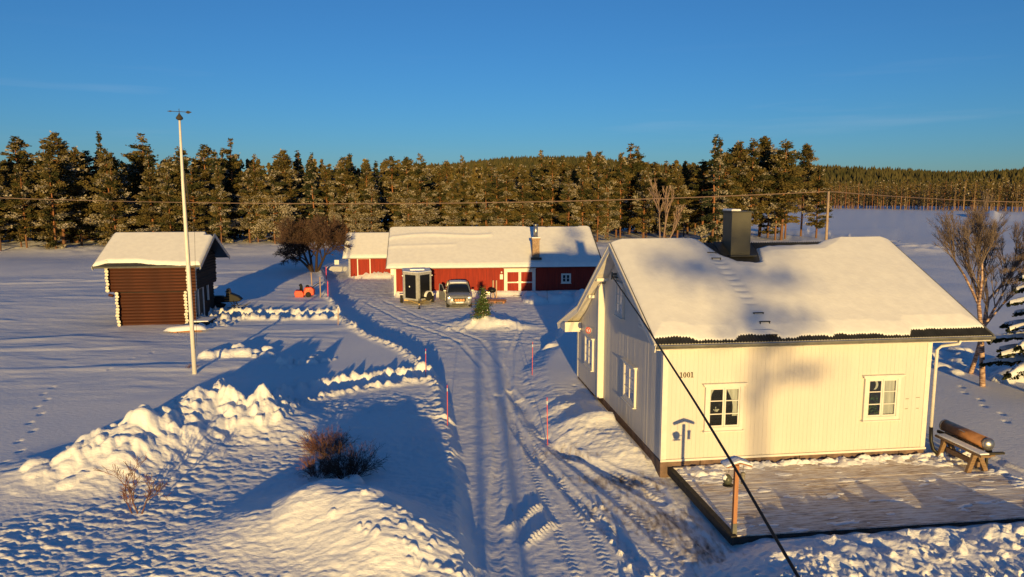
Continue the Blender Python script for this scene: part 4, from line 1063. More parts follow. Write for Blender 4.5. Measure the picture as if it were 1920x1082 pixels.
for s in (-1, 1):
    b = MB(); b.box((s * .5 - .06, -1.55, .03), (s * .5 + .06, -.55, .06)); b.beam((s * .5, -1.5, .05), (s * .5, -1.85, .24), .12, .03); b.build('ski', M['black'], t)
    b = MB(); b.tube([(s * .5, -1.0, .08), (s * .28, -.9, .5)], .03, 6); b.tube([(s * .5, -1.0, .1), (s * .25, -.7, .38)], .02, 6); b.build('ski_strut', M['black'], t)

# ------------------------------------------------------------------ red snow blower
rx, ry = G(574, 556, .36)
t = thing('snow_blower', 'small red snow blower standing on the snow near the bare tree', 'snow blower', (rx, ry, gz(rx, ry)), R(8))
b = MB(); b.prism([(-.75, .02), (-.15, .02), (-.1, .25), (-.25, .50), (-.75, .52), (-.82, .3)], 'y', -.38, .38); b.build('auger_housing', M['machred'], t, bevel=.03)
b = MB(); b.prism([(-.15, .12), (.62, .12), (.66, .55), (.45, .76), (-.05, .74), (-.15, .45)], 'y', -.26, .26); b.build('engine_cover', M['machred'], t, bevel=.05)
b = MB(); b.smooth = True; b.tube([(-.35, 0, .45), (-.33, 0, .80), (-.42, 0, .96)], [.13, .11, .12], 10); b.build('chute', M['tarp'], t)
b = MB(); b.tube([(.35, -.24, .6), (.95, -.26, 1.02), (1.05, -.26, 1.0)], .02, 6); b.tube([(.35, .24, .6), (.95, .26, 1.02), (1.05, .26, 1.0)], .02, 6); b.tube([(.9, -.26, .98), (.9, .26, .98)], .02, 6); b.build('handlebar', M['black'], t)
b = MB(); b.smooth = True; b.lathe([(.0001, -.06), (.2, -.06), (.2, .06), (.0001, .06)], 14, Matrix.Translation((.2, -.32, .2)) @ Matrix.Rotation(R(90), 4, 'X')); b.lathe([(.0001, -.06), (.2, -.06), (.2, .06), (.0001, .06)], 14, Matrix.Translation((.2, .32, .2)) @ Matrix.Rotation(R(90), 4, 'X')); b.build('wheel', M['tyre'], t)
b = MB(); b.beam((-.1, -.275, .15), (.15, -.275, .68), .03, .02); b.beam((.05, -.276, .15), (.28, -.276, .68), .03, .02); b.build('cover_stripe', M['yellow'], t)
b = MB(); b.smooth = True; b.lathe([(.0001, .72), (.12, .72), (.13, .82), (.08, .88), (.0001, .90)], 12, Matrix.Translation((.12, 0, 0))); b.build('engine_top', M['black'], t)

# ------------------------------------------------------------------ trailer
tx, ty = -6.75, 50.9
TR = R(10)
t = thing('box_trailer', 'grey framed box trailer with black panels parked before the red barn', 'trailer', (tx, ty, 0), TR)
fl = [(-1.0, 1.0), (-1.0, 3.3), (1.0, 3.3), (1.0, 1.0), (.0, -.05)]   # plan: V nose at y=-.05
zb, zt = .42, 2.38
b = MB(); b.prism([(p[0] * .97, p[1] if p[1] > .9 else p[1] + .04) for p in fl], 'z', zb + .03, zt); b.build('body', M['signwhite'], t)
def slab(p, q, z0, z1, th, m_, name, off=.01):
    d = Vector((q[0] - p[0], q[1] - p[1], 0)); n_ = Vector((d.y, -d.x, 0)).normalized()
    a = Vector((p[0], p[1], 0)) + n_ * off; c = Vector((q[0], q[1], 0)) + n_ * off; e = n_ * th
    b = MB(); vs = [(*(v.xy), z) for z in (z0, z1) for v in (a, c, c + e, a + e)]
    b._add([(x, y, z) for (x, y, z) in vs], [(0, 3, 2, 1), (4, 5, 6, 7), (0, 1, 5, 4), (1, 2, 6, 5), (2, 3, 7, 6), (3, 0, 4, 7)]); return b.build(name, m_, t)
nose = (0.0, -.05)
for (p, q) in (((-1.0, 1.0), nose), (nose, (1.0, 1.0))):
    lerp = lambda s: (p[0] + (q[0] - p[0]) * s, p[1] + (q[1] - p[1]) * s)
    slab(lerp(.13), lerp(.87), zb + .12, zt - .12, .015, M['blackp'], 'front_panel', .012)
    slab(lerp(.0), lerp(.13), zb, zt, .02, M['trailerframe'], 'frame_post', .013); slab(lerp(.87), lerp(1.), zb, zt, .02, M['trailerframe'], 'frame_post', .013)
    slab(lerp(.13), lerp(.87), zb, zb + .12, .02, M['trailerframe'], 'frame_rail', .013); slab(lerp(.13), lerp(.87), zt - .12, zt, .02, M['trailerframe'], 'frame_rail', .013)
slab((-1.0, 3.3), (-1.0, 1.0), zb + .1, zt - .1, .015, M['signwhite'], 'side_panel', .0); slab((1.0, 1.0), (1.0, 3.3), zb + .1, zt - .1, .015, M['signwhite'], 'side_panel', .0)
b = MB(); b.box((-.62, .50, 1.35), (-.40, .62, 1.45)); b.build('latch', M['carwhite'], t)
rv = [(-1.06, 1.0), (-1.06, 3.36), (1.06, 3.36), (1.06, 1.0), (0, -.12)]
b = MB(); b.prism(rv, 'z', zt + .002, zt + .05); b.build('roof', M['trailerframe'], t)
b = MB(); b.prism([(p[0] * .96, p[1] * .97 + .04) for p in rv], 'z', zt + .051, zt + .10); b.box((-.5, 1.4, zt + .1), (.55, 2.6, zt + .19)); b.build('roof_snow', M['snow'], t, bevel=.03)
b = MB(); b.box((-1.0, .9, .30), (1.0, 3.25, .42)); b.beam((-.7, 1.0, .38), (0, -1.1, .38), .08, .1); b.beam((.7, 1.0, .38), (0, -1.1, .38), .08, .1); b.box((-.05, -1.5, .34), (.05, -1.0, .44)); b.build('chassis', M['yellow'], t)
b = MB(); b.tube([(.0, -1.25, .0), (.0, -1.25, .75)], .035, 8); b.tube([(.0, -1.25, .10), (.0, -1.25, .0)], .09, 8); b.build('jockey_stand', M['black'], t)
def wheel(parent, M4, r=.31, w_=.2, tag_name='wheel'):
    b = MB(M4); b.smooth = True; b.lathe([(r * .62, -w_ / 2), (r * .93, -w_ / 2), (r, -w_ * .35), (r, w_ * .35), (r * .93, w_ / 2), (r * .62, w_ / 2)], 22); wo = b.build(tag_name, M['tyre'], parent)
    b = MB(M4); b.smooth = False; b.lathe([(.0001, -w_ * .42), (r * .2, -w_ * .44), (r * .25, -w_ * .30), (r * .5, -w_ * .30), (r * .63, -w_ * .46), (r * .63, w_ * .46), (r * .5, w_ * .3), (.0001, w_ * .3)], 22); b.build('rim', M['rim'], wo); return wo
RY = Matrix.Rotation(R(90), 4, 'Y')
wheel(t, Matrix.Translation((-1.15, 2.0, .31)) @ RY); wheel(t, Matrix.Translation((1.15, 2.0, .31)) @ RY)
n_ang = math.atan2(1.05, 1.0)
spM = Matrix.Translation((.78, .60, .66)) @ Matrix.Rotation(R(43), 4, 'Z') @ Matrix.Rotation(R(90), 4, 'X')
so_ = wheel(t, spM, .33, .18, 'spare_wheel')
b = MB(spM); n = 12; vs = []; fs = []
for k in range(n + 1):
    a = math.pi * k / n
    for (r_, z) in ((.36, -.13), (.40, -.13), (.40, .13), (.36, .13)): vs.append((r_ * math.cos(a), r_ * math.sin(a) * -1 * -1, z))
for k in range(n):
    for j in range(4): fs.append((k * 4 + j, k * 4 + (j + 1) % 4, k * 4 + 4 + (j + 1) % 4, k * 4 + 4 + j))
b._add(vs, fs); b.build('mudguard', M['carwhite'], t)
for s in (-1, 1):
    b = MB(); b.box((s * 1.15 - .14, 1.55, .66), (s * 1.15 + .14, 2.45, .70)); b.build('mudguard', M['carwhite'], t)
    b = MB(); b.lathe([(.0001, 0), (.04, 0), (.04, .05), (.0001, .05)], 10, Matrix.Translation((s * 1.07, 1.0, 2.15)) @ Matrix.Rotation(R(90), 4, 'X')); b.build('marker_lamp', M['carwhite'], t)

# ------------------------------------------------------------------ car
def loft(rings, m_, name, parent, smooth=True, close=True):
    b = MB(); b.smooth = smooth; vs = []; fs = []; n = len(rings[0])
    for r_ in rings: vs += r_
    for j in range(len(rings) - 1):
        for k in range(n): fs.append((j * n + k, j * n + (k + 1) % n, (j + 1) * n + (k + 1) % n, (j + 1) * n + k))
    if close: fs.append(tuple(range(n))[::-1]); fs.append(tuple(range((len(rings) - 1) * n, len(rings) * n)))
    b._add(vs, fs); return b.build(name, m_, parent)
def sym(y, pts): return [(x, y, z) for x, z in pts] + [(-x, y, z) for x, z in reversed(pts)]
cx_, cy_ = G(862, 579); 
car = thing('parked_car', 'grey compact SUV with snow on its roof and an open side door', 'car', (cx_, cy_ , 0), R(7))
body = [sym(y, [(w_ * .85, zb_), (w_, zb_ + .14), (w_ * 1.0, (zb_ + zt_) / 2 + .05), (w_ * .95, zt_ - .07), (w_ * .72, zt_), (w_ * .3, zt_ + .025)]) for (y, w_, zb_, zt_) in
        ((0, .62, .34, .70), (.05, .76, .28, .82), (.18, .86, .25, .90), (.5, .905, .24, .97), (1.15, .91, .24, 1.06), (2.0, .915, .24, 1.06), (3.4, .915, .24, 1.08), (4.1, .89, .27, 1.08), (4.35, .82, .34, 1.00), (4.42, .7, .42, .9))]
loft(body, M['carpaint'], 'body', car)
cab = [sym(y, [(w_, z0), (w_ * .99, z0 + (z1 - z0) * .3), (w2, z1 - .06), (w2 * .8, z1), (w2 * .3, z1 + .015)]) for (y, w_, w2, z0, z1) in
       ((1.05, .80, .78, 1.0, 1.08), (1.5, .83, .72, 1.0, 1.36), (1.92, .85, .67, 1.0, 1.56), (2.5, .86, .67, 1.0, 1.61), (3.4, .86, .66, 1.0, 1.59), (3.95, .84, .64, 1.0, 1.50), (4.3, .80, .72, 1.0, 1.12))]
loft(cab, M['carglass'], 'windows', car)
roof_ = [sym(y, [(w2 + .01, z1 - .07), (w2 + .012, z1 - .03), (w2 * .8, z1 + .012), (w2 * .3, z1 + .028)]) for (y, w2, z1) in ((1.86, .68, 1.55), (2.5, .68, 1.62), (3.4, .67, 1.60), (4.0, .65, 1.51))]
loft(roof_, M['carpaint'], 'roof', car)
sn = [sym(y, [(w2 * .93, z1 - .0), (w2 * .9, z1 + .035), (w2 * .3, z1 + .05)]) for (y, w2, z1) in ((1.98, .66, 1.575), (2.1, .67, 1.60), (2.5, .67, 1.63), (3.4, .66, 1.61), (3.95, .64, 1.53))]
loft(sn, M['snow'], 'roof_snow', car)
for s in (-1, 1):
    b = MB(); b.beam((s * .82, 1.12, 1.06), (s * .70, 1.9, 1.55), .07, .05); b.beam((s * .86, 2.75, 1.04), (s * .69, 2.75, 1.58), .08, .06); b.beam((s * .83, 4.2, 1.08), (s * .67, 3.95, 1.52), .12, .06); b.beam((s * .70, 1.9, 1.55), (s * .67, 3.95, 1.52), .05, .06); b.build('pillar', M['carpaint'], car)
    b = MB(); b.smooth = True; b.prism([(s * .52, .70), (s * .84, .66), (s * .86, .84), (s * .62, .84)], 'y', .03, .26); b.build('headlight', M['lens'], car, bevel=.02)
    b = MB(); b.smooth = True; b.lathe([(.0001, -.03), (.085, -.03), (.085, .02), (.0001, .05)], 14, Matrix.Translation((s * .62, .03, .50)) @ Matrix.Rotation(R(90), 4, 'X')); b.build('fog_lamp', M['lens'], car)
    for y in (.85, 3.45): wheel(car, Matrix.Translation((s * .80, y, .33)) @ RY, .335, .22)
    b = MB(); b.box((s * 1.0 - .11, 1.32, 1.05), (s * 1.0 + .11, 1.42, 1.20)); b.build('mirror', M['carpaint'], car, bevel=.03)
for x in (-.27, -.09, .09, .27):
    b = MB(); b.smooth = True; b.lathe([(.0001, -.05), (.07, -.05), (.085, -.02), (.085, .03), (.0001, .05)], 14, Matrix.Translation((x, -.06, .62)) @ Matrix.Rotation(R(90), 4, 'X')); b.build('spot_lamp', M['lampglint'], car)
b = MB(); b.tube([(-.42, -.03, .53), (.42, -.03, .53)], .02, 6); b.build('lamp_bar', M['black'], car)
b = MB(); b.box((-.26, -.045, .40), (.26, -.02, .51)); b.build('number_plate', M['carwhite'], car)
b = MB(); b.box((-.48, -.022, .55), (.48, .03, .76)); b.build('grille', M['black'], car)
b = MB(); b.box((-.55, -.0, .26), (.55, .04, .38)); b.build('lower_grille', M['black'], car)
# open door on the side at the left of the picture
dM = Matrix.Translation((-.93, 1.35, 0)) @ Matrix.Rotation(R(24), 4, 'Z')
b = MB(dM); b.prism([(0, .38), (1.05, .38), (1.08, 1.02), (.0, 1.04)], 'x', -.05, .02); do = b.build('open_door', M['carpaint'], car, bevel=.02)
b = MB(dM); b.beam((-.02, .1, 1.04), (-.0, .62, 1.50), .05, .04); b.beam((0, .62, 1.50), (0, 1.05, 1.52), .05, .04); b.beam((0, 1.05, 1.52), (-.01, 1.06, 1.02), .05, .04); b.build('door_window_frame', M['carpaint'], do)
b = MB(dM); b.prism([(.12, 1.05), (1.03, 1.03), (1.03, 1.49), (.64, 1.48)], 'x', -.005, .003); b.build('door_window', M['carglass'], do)
# yellow shape stands in for sunshine on the seat inside
b = MB(); b.smooth = True; b.lathe([(.0001, 1.05), (.2, 1.1), (.22, 1.3), (.1, 1.42), (.0001, 1.43)], 10, Matrix.Translation((.18, 2.2, 0))); b.build('sunlit_seat', M['yellow'], car)

# ------------------------------------------------------------------ small things by the barn
px_, py_ = G(925, 566)
t = thing('wooden_pallet', 'snowy wooden pallet lying beside the little spruce near the barn', 'pallet', (px_ + .2, py_ - .6, .06), R(-8))
for k in range(6): b = MB(); b.box((-.75, -.5 + k * .18, .12), (.75, -.38 + k * .18, .15)); b.build('slat', M['postwood'], t)
for k in range(3): b = MB(); b.box((-.72 + k * .66, -.5, .0), (-.6 + k * .66, .52, .118)); b.build('bearer', M['postwood'], t)
t = thing('garden_grill', 'small black grill standing by the barn wall beside the pallet', 'grill', (px_ - .1, py_ + .9, .05), 0)
b = MB(); b.smooth = True; b.lathe([(.0001, .5), (.2, .55), (.3, .7), (.3, .76), (.2, .86), (.0001, .9)], 14); b.build('kettle', M['black'], t)
for a in (0, 120, 240): b = MB(); b.tube([(.12 * math.cos(R(a)), .12 * math.sin(R(a)), .6), (.28 * math.cos(R(a)), .28 * math.sin(R(a)), 0)], .02, 6); b.build('leg', M['black'], t)
b = MB(); b.box((-.75, -.1, .35), (-.2, .25, .62)); b.build('side_box', M['steel'], t)
for (ppx, lab) in ((925, 'left one of two pale planks leaning upright on the barn wall'), (931, 'right one of two pale planks leaning upright on the barn wall')):
    qx, qy = G(ppx, 556, .05)
    b = MB(); b.beam((0, 0, 0), (0, .35, 1.35), .10, .03, up=(0, 1, 0)); o = b.build('leaning_plank', M['stickwood']); o.location = (qx, qy - .55, .0); tag(o, lab, 'plank', 'planks leaning on the barn')

# ------------------------------------------------------------------ snow poles
def stick(px, py, pyt, m_, lab, z=.36, r=.014, tip=True):
    x, y = G(px, py, z); zc0 = y; b_ = -(pyt - 541) / 1340; zt_ = CAM_H + (-PS + PC * b_) * (y / (PC + PS * b_)); g = gz(x, y)
    t = thing('snow_pole', lab, 'snow pole', (x, y, g - .1), 0, 'marker poles along the drive')
    h_ = zt_ - g + .1; lean = random.uniform(-.03, .03)
    b = MB(); b.smooth = True; b.tube([(0, 0, 0), (lean, random.uniform(-.03, .03), h_)], r, 6); b.build('stick', m_, t)
    if tip: b = MB(); b.tube([(lean * .88, 0, h_ * .86), (lean * .92, 0, h_ * .93)], r * 1.25, 6); b.build('reflector', M['signwhite'], t)
stick(839, 792, 722, M['stickred'], 'red marker pole on the left edge of the drive, nearest the camera there')
stick(798, 699, 654, M['stickred'], 'red marker pole on the corner bank between side path and yard')
stick(998, 694, 641, M['stickred'], 'red marker pole at the right edge of the drive near the house corner')
stick(1027, 812, 745, M['stickred'], 'red marker pole in the bank right of the drive beside the house')
stick(634, 610, 578, M['stickwood'], 'plain brown marker pole at the path corner by the yard', r=.03, tip=False)
stick(615, 560, 527, M['stickpink'], 'pink marker pole standing right of the snow blower', r=.035)
stick(612, 519, 500, M['stickpink'], 'pink marker pole with square sign plate farther up the drive', r=.035)
stick(601, 557, 519, M['stickwood'], 'leaning wooden marker pole between snow blower and pink pole', r=.045, tip=False)
stick(585, 536, 511, M['stickwood'], 'short wooden marker pole behind the snow blower', r=.045, tip=False)
stick(1480 / 1.0 - 454, 560, 545, M['stickwood'], 'thin marker pole in the shaded snow before the dark end of the barn', r=.018, tip=False)
sx_, sy_ = G(612, 510, .9)
b = MB(); b.box((-.22, -.02, 0), (.22, .0, .45)); o = b.build('sign_plate', M['signwhite']); o.location = (sx_, sy_ + 4, 1.2); tag(o, 'small pale square sign plate behind the pink pole up the drive', 'sign')

# ------------------------------------------------------------------ flagpole
fx, fy = G(365, 702, .35)
t = thing('flagpole', 'tall white flagpole with weather vane left of the drive', 'flagpole', (fx, fy, gz(fx, fy) - .1), 0)
b = MB(); b.smooth = True; b.tube([(0, 0, 0), (0, 0, 4), (-.02, 0, 8), (0, 0, 10.75)], [.095, .085, .065, .042], 14); b.build('pole', M['white2'], t)
b = MB(); b.smooth = True; b.lathe([(.05, 10.73), (.13, 10.78), (.14, 10.84), (.05, 10.96), (.0001, 11.06)], 12); b.build('cap', M['darkwood'], t)
b = MB(); b.tube([(-.42, 0, 11.10), (.42, 0, 11.06)], .012, 5); b.tube([(0, 0, 11.00), (0, 0, 11.20)], .012, 5)
b.prism([(-.50, 11.10), (-.36, 11.13), (-.24, 11.10), (-.36, 11.07)], 'y', -.01, .01); b.prism([(.24, 11.06), (.36, 11.12), (.52, 11.06), (.36, 10.99)], 'y', -.01, .01); b.build('weather_vane', M['darkwood'], t)
b = MB(); b.tube([(.07, -.05, 8.4), (.13, -.1, 6.5), (.14, -.1, 3.0), (.11, -.08, 1.2)], .008, 4); b.tube([(.05, .03, 8.6), (.22, .05, 7.2), (.33, .05, 6.2), (.16, .0, 1.3)], .007, 4); b.build('halyard', M['darkwood'], t)
b = MB(); b.tube([(.07, 0, 8.7), (.10, 0, 8.2), (.20, 0, 7.2)], [.02, .035, .015], 6); b.build('pennant', M['darkwood'], t)

# ------------------------------------------------------------------ utility line
pyl = 78; upx = (1552 - 960) / 1340 * (pyl * PC + .3)
t = thing('utility_pole', 'slim wooden utility pole on the snow field behind the farmhouse', 'utility pole', (upx, pyl, 0), 0)
ztop = CAM_H + .35
b = MB(); b.smooth = True; b.tube([(0, 0, -.2), (-.05, 0, ztop)], [.17, .12], 10); b.build('pole', M['polewood'], t)
b = MB(); b.box((-.45, -.05, ztop - .12), (.35, .05, ztop - .02)); b.build('crossarm', M['darkwood'], t)
def wire(p0, p1, sag, lab, r=.022):
    m_ = MB(); pts = []
    for k in range(41):
        s = k / 40; p = Vector(p0).lerp(Vector(p1), s); p.z -= sag * 4 * s * (1 - s); pts.append(p)
    m_.tube(pts, r, 4); tag(m_.build('overhead_wire', M['twigfrost']), lab, 'wire', 'overhead wires')
for k, (dx, nm) in enumerate(((-.4, 'nearer'), (.3, 'farther'))):
    wire((upx + dx, pyl, ztop), (-62, 74, 8.0 + .05 * k), 1.1 + .06 * k, nm + ' overhead wire crossing before the forest left of the utility pole')
    wire((upx + dx, pyl, ztop), (95, 96, 7.6 - .1 * k), .9, nm + ' overhead wire running right from the utility pole over the field')
#PART4
# ------------------------------------------------------------------ vegetation builders
def tubes_np(P0, P1, R0, R1, n=4):
    P0 = np.asarray(P0, float); P1 = np.asarray(P1, float); R0 = np.asarray(R0)[:, None]; R1 = np.asarray(R1)[:, None]
    d = P1 - P0; d /= np.linalg.norm(d, axis=1, keepdims=True) + 1e-9
    a = np.where(np.abs(d[:, 2:3]) < .9, np.array([[0, 0, 1.]]), np.array([[1., 0, 0]]))
    r = np.cross(d, a); r /= np.linalg.norm(r, axis=1, keepdims=True); u = np.cross(d, r)
    V = []
    for (P, Rr) in ((P0, R0), (P1, R1)):
        for k in range(n):
            t = 2 * np.pi * k / n; V.append(P + (r * math.cos(t) + u * math.sin(t)) * Rr)
    V = np.stack(V, 1)                     # m, 2n, 3
    m = len(P0); base = (np.arange(m) * 2 * n)[:, None]
    F = np.concatenate([base + np.array([[k, (k + 1) % n, n + (k + 1) % n, n + k]]) for k in range(n)])
    return V.reshape(-1, 3), F
def leaf_quads(C, size, r, up=.3, asp=.55, dirs=None):
    """random small quads round centres"""
    n = len(C); a = r.normal(size=(n, 3)); 
    if dirs is not None: a = dirs + .55 * a
    a[:, 2] *= .7; a /= np.linalg.norm(a, axis=1, keepdims=True)
    b = r.normal(size=(n, 3)); b = np.cross(a, b); b /= np.linalg.norm(b, axis=1, keepdims=True) + 1e-9
    s = size[:, None] if hasattr(size, '__len__') else size
    V = np.stack([C - a * s, C + b * s * asp, C + a * s, C - b * s * asp], 1).reshape(-1, 3)
    F = (np.arange(n) * 4)[:, None] + np.arange(4)[None, :]
    return V, F
def conifer(seed, h, rad, cb, kind='pine', nleaf=5200, frost=.2, detail=1.0, trunk_r=None):
    """returns (crown mesh, trunk mesh). cb: height where the crown starts"""
    r = np.random.default_rng(seed)
    tr = trunk_r or h * .0125
    nb = int(h * (8.0 if kind == 'pine' else 9) * detail)
    z = cb + (h - cb) * r.uniform(0, 1, nb) ** (.9 if kind == 'pine' else .8)
    t = (z - cb) / (h - cb)
    if kind == 'pine': prof = np.clip(np.minimum((t * 3.2 + .45), 1) * (1 - t ** 2.2) + .10, .08, 1)
    else: prof = (1 - t) * .98 + .05
    L = rad * prof * r.uniform(.55, 1.12, nb)
    az_ = r.uniform(0, 2 * np.pi, nb)
    # side lobes: some azimuths heavier
    L *= 1 + .22 * np.sin(az_ * 2 + seed) + .12 * np.sin(z * 1.3 + seed)
    droop = (-.10 + .5 * t) if kind == 'pine' else (-.38 + .55 * t)
    droop = droop + r.normal(size=nb) * .10
    D_ = np.stack([np.cos(az_), np.sin(az_), droop], 1)
    P0 = np.stack([np.zeros(nb), np.zeros(nb), z], 1); P1 = P0 + D_ * L[:, None]
    w_ = L ** 1.3; per = r.choice(nb, size=nleaf, p=w_ / w_.sum())
    s = r.uniform(.15, 1.04, nleaf) ** .62
    C = P0[per] + (P1 - P0)[per] * s[:, None]
    spread = (.13 + .10 * L[per] / max(rad, .1)) * (1.25 if kind == 'pine' else .9)
    C += r.normal(size=(nleaf, 3)) * spread[:, None] * np.array([1, 1, .55 if kind == 'pine' else .5])
    if kind != 'pine': C[:, 2] -= .10 * s * L[per]
    size = r.uniform(.09, .24, nleaf) * (h / 16) ** .4 * (1 / detail) ** .3
    V, F = leaf_quads(C, size, r, dirs=D_[per])
    # frost sits on the outer and upper needles
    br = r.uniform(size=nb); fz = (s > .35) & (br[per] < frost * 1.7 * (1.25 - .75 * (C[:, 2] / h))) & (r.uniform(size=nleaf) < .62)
    dk = (r.uniform(size=nb) < .38)[per] | (s < .35)  # random boughs darker; inner needles too, as painted crown shade
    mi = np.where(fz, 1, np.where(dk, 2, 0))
    me = np_mesh('crown', V, F, [M['pine' if kind == 'pine' else 'pinedark'], M['frost'], M['pineshade' if kind == 'pine' else 'pinedark']], mi)
    # trunk and branches
    k = 7; zz = np.linspace(-.3, h * .97, k + 1); off = np.cumsum(r.normal(size=(k + 1, 2)) * h * .004, axis=0)
    T0 = np.stack([off[:-1, 0], off[:-1, 1], zz[:-1]], 1); T1 = np.stack([off[1:, 0], off[1:, 1], zz[1:]], 1)
    R_ = tr * (1 - np.clip(zz, 0, h) / h) ** .8 + .02
    nd = int(10 * detail); dz = r.uniform(cb * .35, max(cb, 1), nd); da = r.uniform(0, 6.28, nd)
    Dd0 = np.stack([dz * 0, dz * 0, dz], 1); Dd1 = Dd0 + np.stack([np.cos(da), np.sin(da), da * 0 - .1], 1) * r.uniform(.3, 1.2, nd)[:, None]
    B0 = np.concatenate([T0, P0, Dd0]); B1 = np.concatenate([T1, P1, Dd1])
    Ra = np.concatenate([R_[:-1], .018 + L * .012, np.full(nd, .02)]); Rb = np.concatenate([R_[1:], np.full(nb, .008), np.full(nd, .008)])
    V, F = tubes_np(B0, B1, Ra, Rb, 5)
    mt = np_mesh('trunk', V, F, M['bark'] if kind == 'pine' else M['bark'], smooth=True)
    return me, mt
def tree_thing(name, label, cat, group, crown, trunk, loc, sc, rz):
    t = thing(name, label, cat, loc, rz, group); t.scale = (sc[0], sc[0], sc[1])
    link(D.objects.new('trunk', trunk), t); link(D.objects.new('crown', crown), t)
    return t

# prototypes of the near forest
protos = {}
protos['full'] = [conifer(21 + i, 16.0, 3.0, .8, 'pine', 16000, .17) for i in range(3)]
protos['mid'] = [conifer(31 + i, 16.5, 2.8, 2.6, 'pine', 15000, .19) for i in range(3)]
protos['bare'] = [conifer(41 + i, 18.0, 2.9, 7.2, 'pine', 12000, .10) for i in range(4)]
protos['frosty'] = [conifer(51 + i, 12.0, 2.1, .5, 'pine', 12000, .55) for i in range(2)]
protos['spruce'] = [conifer(61 + i, 15.0, 2.4, .5, 'spruce', 12000, .34) for i in range(2)]
n_ind = 0
rr = random.Random(17)
ORD = ['leftmost', 'second', 'third', 'fourth', 'fifth', 'sixth', 'seventh', 'eighth', 'ninth', 'tenth', 'eleventh', 'twelfth', 'thirteenth', 'fourteenth', 'fifteenth', 'sixteenth']
MARKS = [(-400, 0, 'beyond the left border'), (0, 200, 'left of the log storehouse'), (200, 330, 'above the log storehouse'), (330, 420, 'right behind the flagpole'), (420, 530, 'between storehouse and bare tree'),
         (530, 650, 'behind the bare tree'), (650, 735, 'above the red shed'), (735, 900, 'above the left barn roof'), (900, 1010, 'above the middle barn roof'), (1010, 1130, 'behind the barn chimney end'),
         (1130, 1350, 'left of the farmhouse chimney'), (1350, 1410, 'right behind the farmhouse chimney'), (1410, 2400, 'right of the farmhouse chimney')]
KW = {'full': 'bushy', 'mid': 'tall', 'bare': 'bare trunked', 'frosty': 'frosty', 'spruce': 'dark'}
def forest_row(pts, step, kinds, hrange, row, group, jit=2.4, gap=None):
    """individuals along a polyline; each label says its row and its landmark"""
    global n_ind
    L_ = []
    for i in range(len(pts) - 1):
        a = Vector(pts[i]); b_ = Vector(pts[i + 1]); n = max(1, int((b_ - a).length / step))
        for k in range(n): L_.append(a.lerp(b_, (k + rr.random() * .8) / n))
    made = []
    for p in L_:
        x = p.x + rr.uniform(-jit, jit); y = p.y + rr.uniform(-jit, jit)
        px = 960 + 1340 * x / y
        if gap and gap(px): continue
        kind = rr.choice(kinds); pr_ = rr.choice(protos[kind]); h0 = {'full': 16, 'mid': 16.5, 'bare': 18, 'frosty': 12, 'spruce': 15}[kind]
        hh = rr.uniform(*hrange) if not callable(hrange) else hrange(px, y)
        if kind == 'frosty': hh *= .8
        s = hh / h0; sp = kind == 'spruce'
        t = tree_thing('spruce_tree' if sp else 'pine_tree', 'x', 'spruce' if sp else 'pine tree', group, pr_[0], pr_[1], (x, y, gz(x, y) - .15), (s * rr.uniform(.72, 1.28), s), rr.uniform(0, 6.28)); n_ind += 1
        made.append((px, kind, t))
    made.sort(key=lambda m: m[0]); cnt = {}
    for (px, kind, t) in made:
        mk = next((m[2] for m in MARKS if m[0] <= px < m[1]), MARKS[0][2]); key = (mk, kind); cnt[key] = cnt.get(key, 0) + 1
        t['label'] = '%s %s %s %s, %s' % (ORD[min(cnt[key] - 1, 15)], KW[kind], 'spruce' if kind == 'spruce' else 'pine', row, mk)
def ht(base):
    """height so that the tops follow the skyline seen over the forest, for a tree at distance y"""
    def f(px, y):
        yt = np.interp(px, [-300, 0, 100, 260, 330, 430, 560, 640, 720, 800, 960, 1080, 1180, 1250, 1290, 1330, 1400, 1480, 1530],
                      [262, 268, 268, 270, 288, 280, 296, 300, 306, 304, 302, 292, 284, 298, 305, 284, 276, 274, 300])
        return (8 + (365 - yt) / 1340 * y) * base * rr.uniform(.84, 1.05)
    return f
# front edges, left of the log store to the clearing
forest_row([(-104, 93), (-72, 95), (-40, 101)], 3.0, ['full', 'full', 'mid', 'full'], ht(.86), 'in the front forest row', 'front row pines left of the clearing')
forest_row([(-44, 103), (-26, 108), (-12, 112)], 3.2, ['frosty', 'frosty', 'full'], lambda px, y: rr.uniform(9.5, 13.5), 'at the low forest edge', 'frosted pines behind the clearing')
forest_row([(-108, 98), (-72, 100), (-40, 108), (-14, 116)], 3.2, ['full', 'mid', 'mid', 'spruce'], ht(1.0), 'in the second forest row', 'second row pines on the left')
forest_row([(-110, 104), (-60, 108), (-14, 122)], 3.6, ['mid', 'full', 'spruce'], ht(1.02), 'in the hindmost forest row', 'rear pines on the left')
# behind the barn
forest_row([(-14, 108), (10, 110), (28, 114)], 2.6, ['mid', 'full', 'frosty', 'mid'], ht(.84), 'in the edge behind the barn', 'front pines behind the barn')
forest_row([(-16, 118), (10, 120), (32, 124)], 2.8, ['mid', 'full', 'mid'], ht(.93), 'in the second row behind the barn', 'second row pines behind the barn')
forest_row([(-18, 128), (40, 132)], 3.4, ['mid', 'full'], ht(1.0), 'in the hindmost row behind the barn', 'rear pines behind the barn')
# right hand group with bare reddish trunks
forest_row([(30, 112), (42, 114), (49, 117)], 2.2, ['bare', 'bare', 'mid'], ht(.98), 'at the front of the tall group', 'bare trunked pines behind the farmhouse')
forest_row([(30, 120), (50, 124)], 2.3, ['bare', 'bare', 'full'], ht(1.02), 'at the rear of the tall group', 'rear pines of the group behind the farmhouse')
forest_row([(28, 108), (33, 110)], 2.6, ['spruce'], lambda px, y: rr.uniform(13.5, 16), 'beside the tall group', 'dark spruces behind the farmhouse')
print('individual forest trees', n_ind)

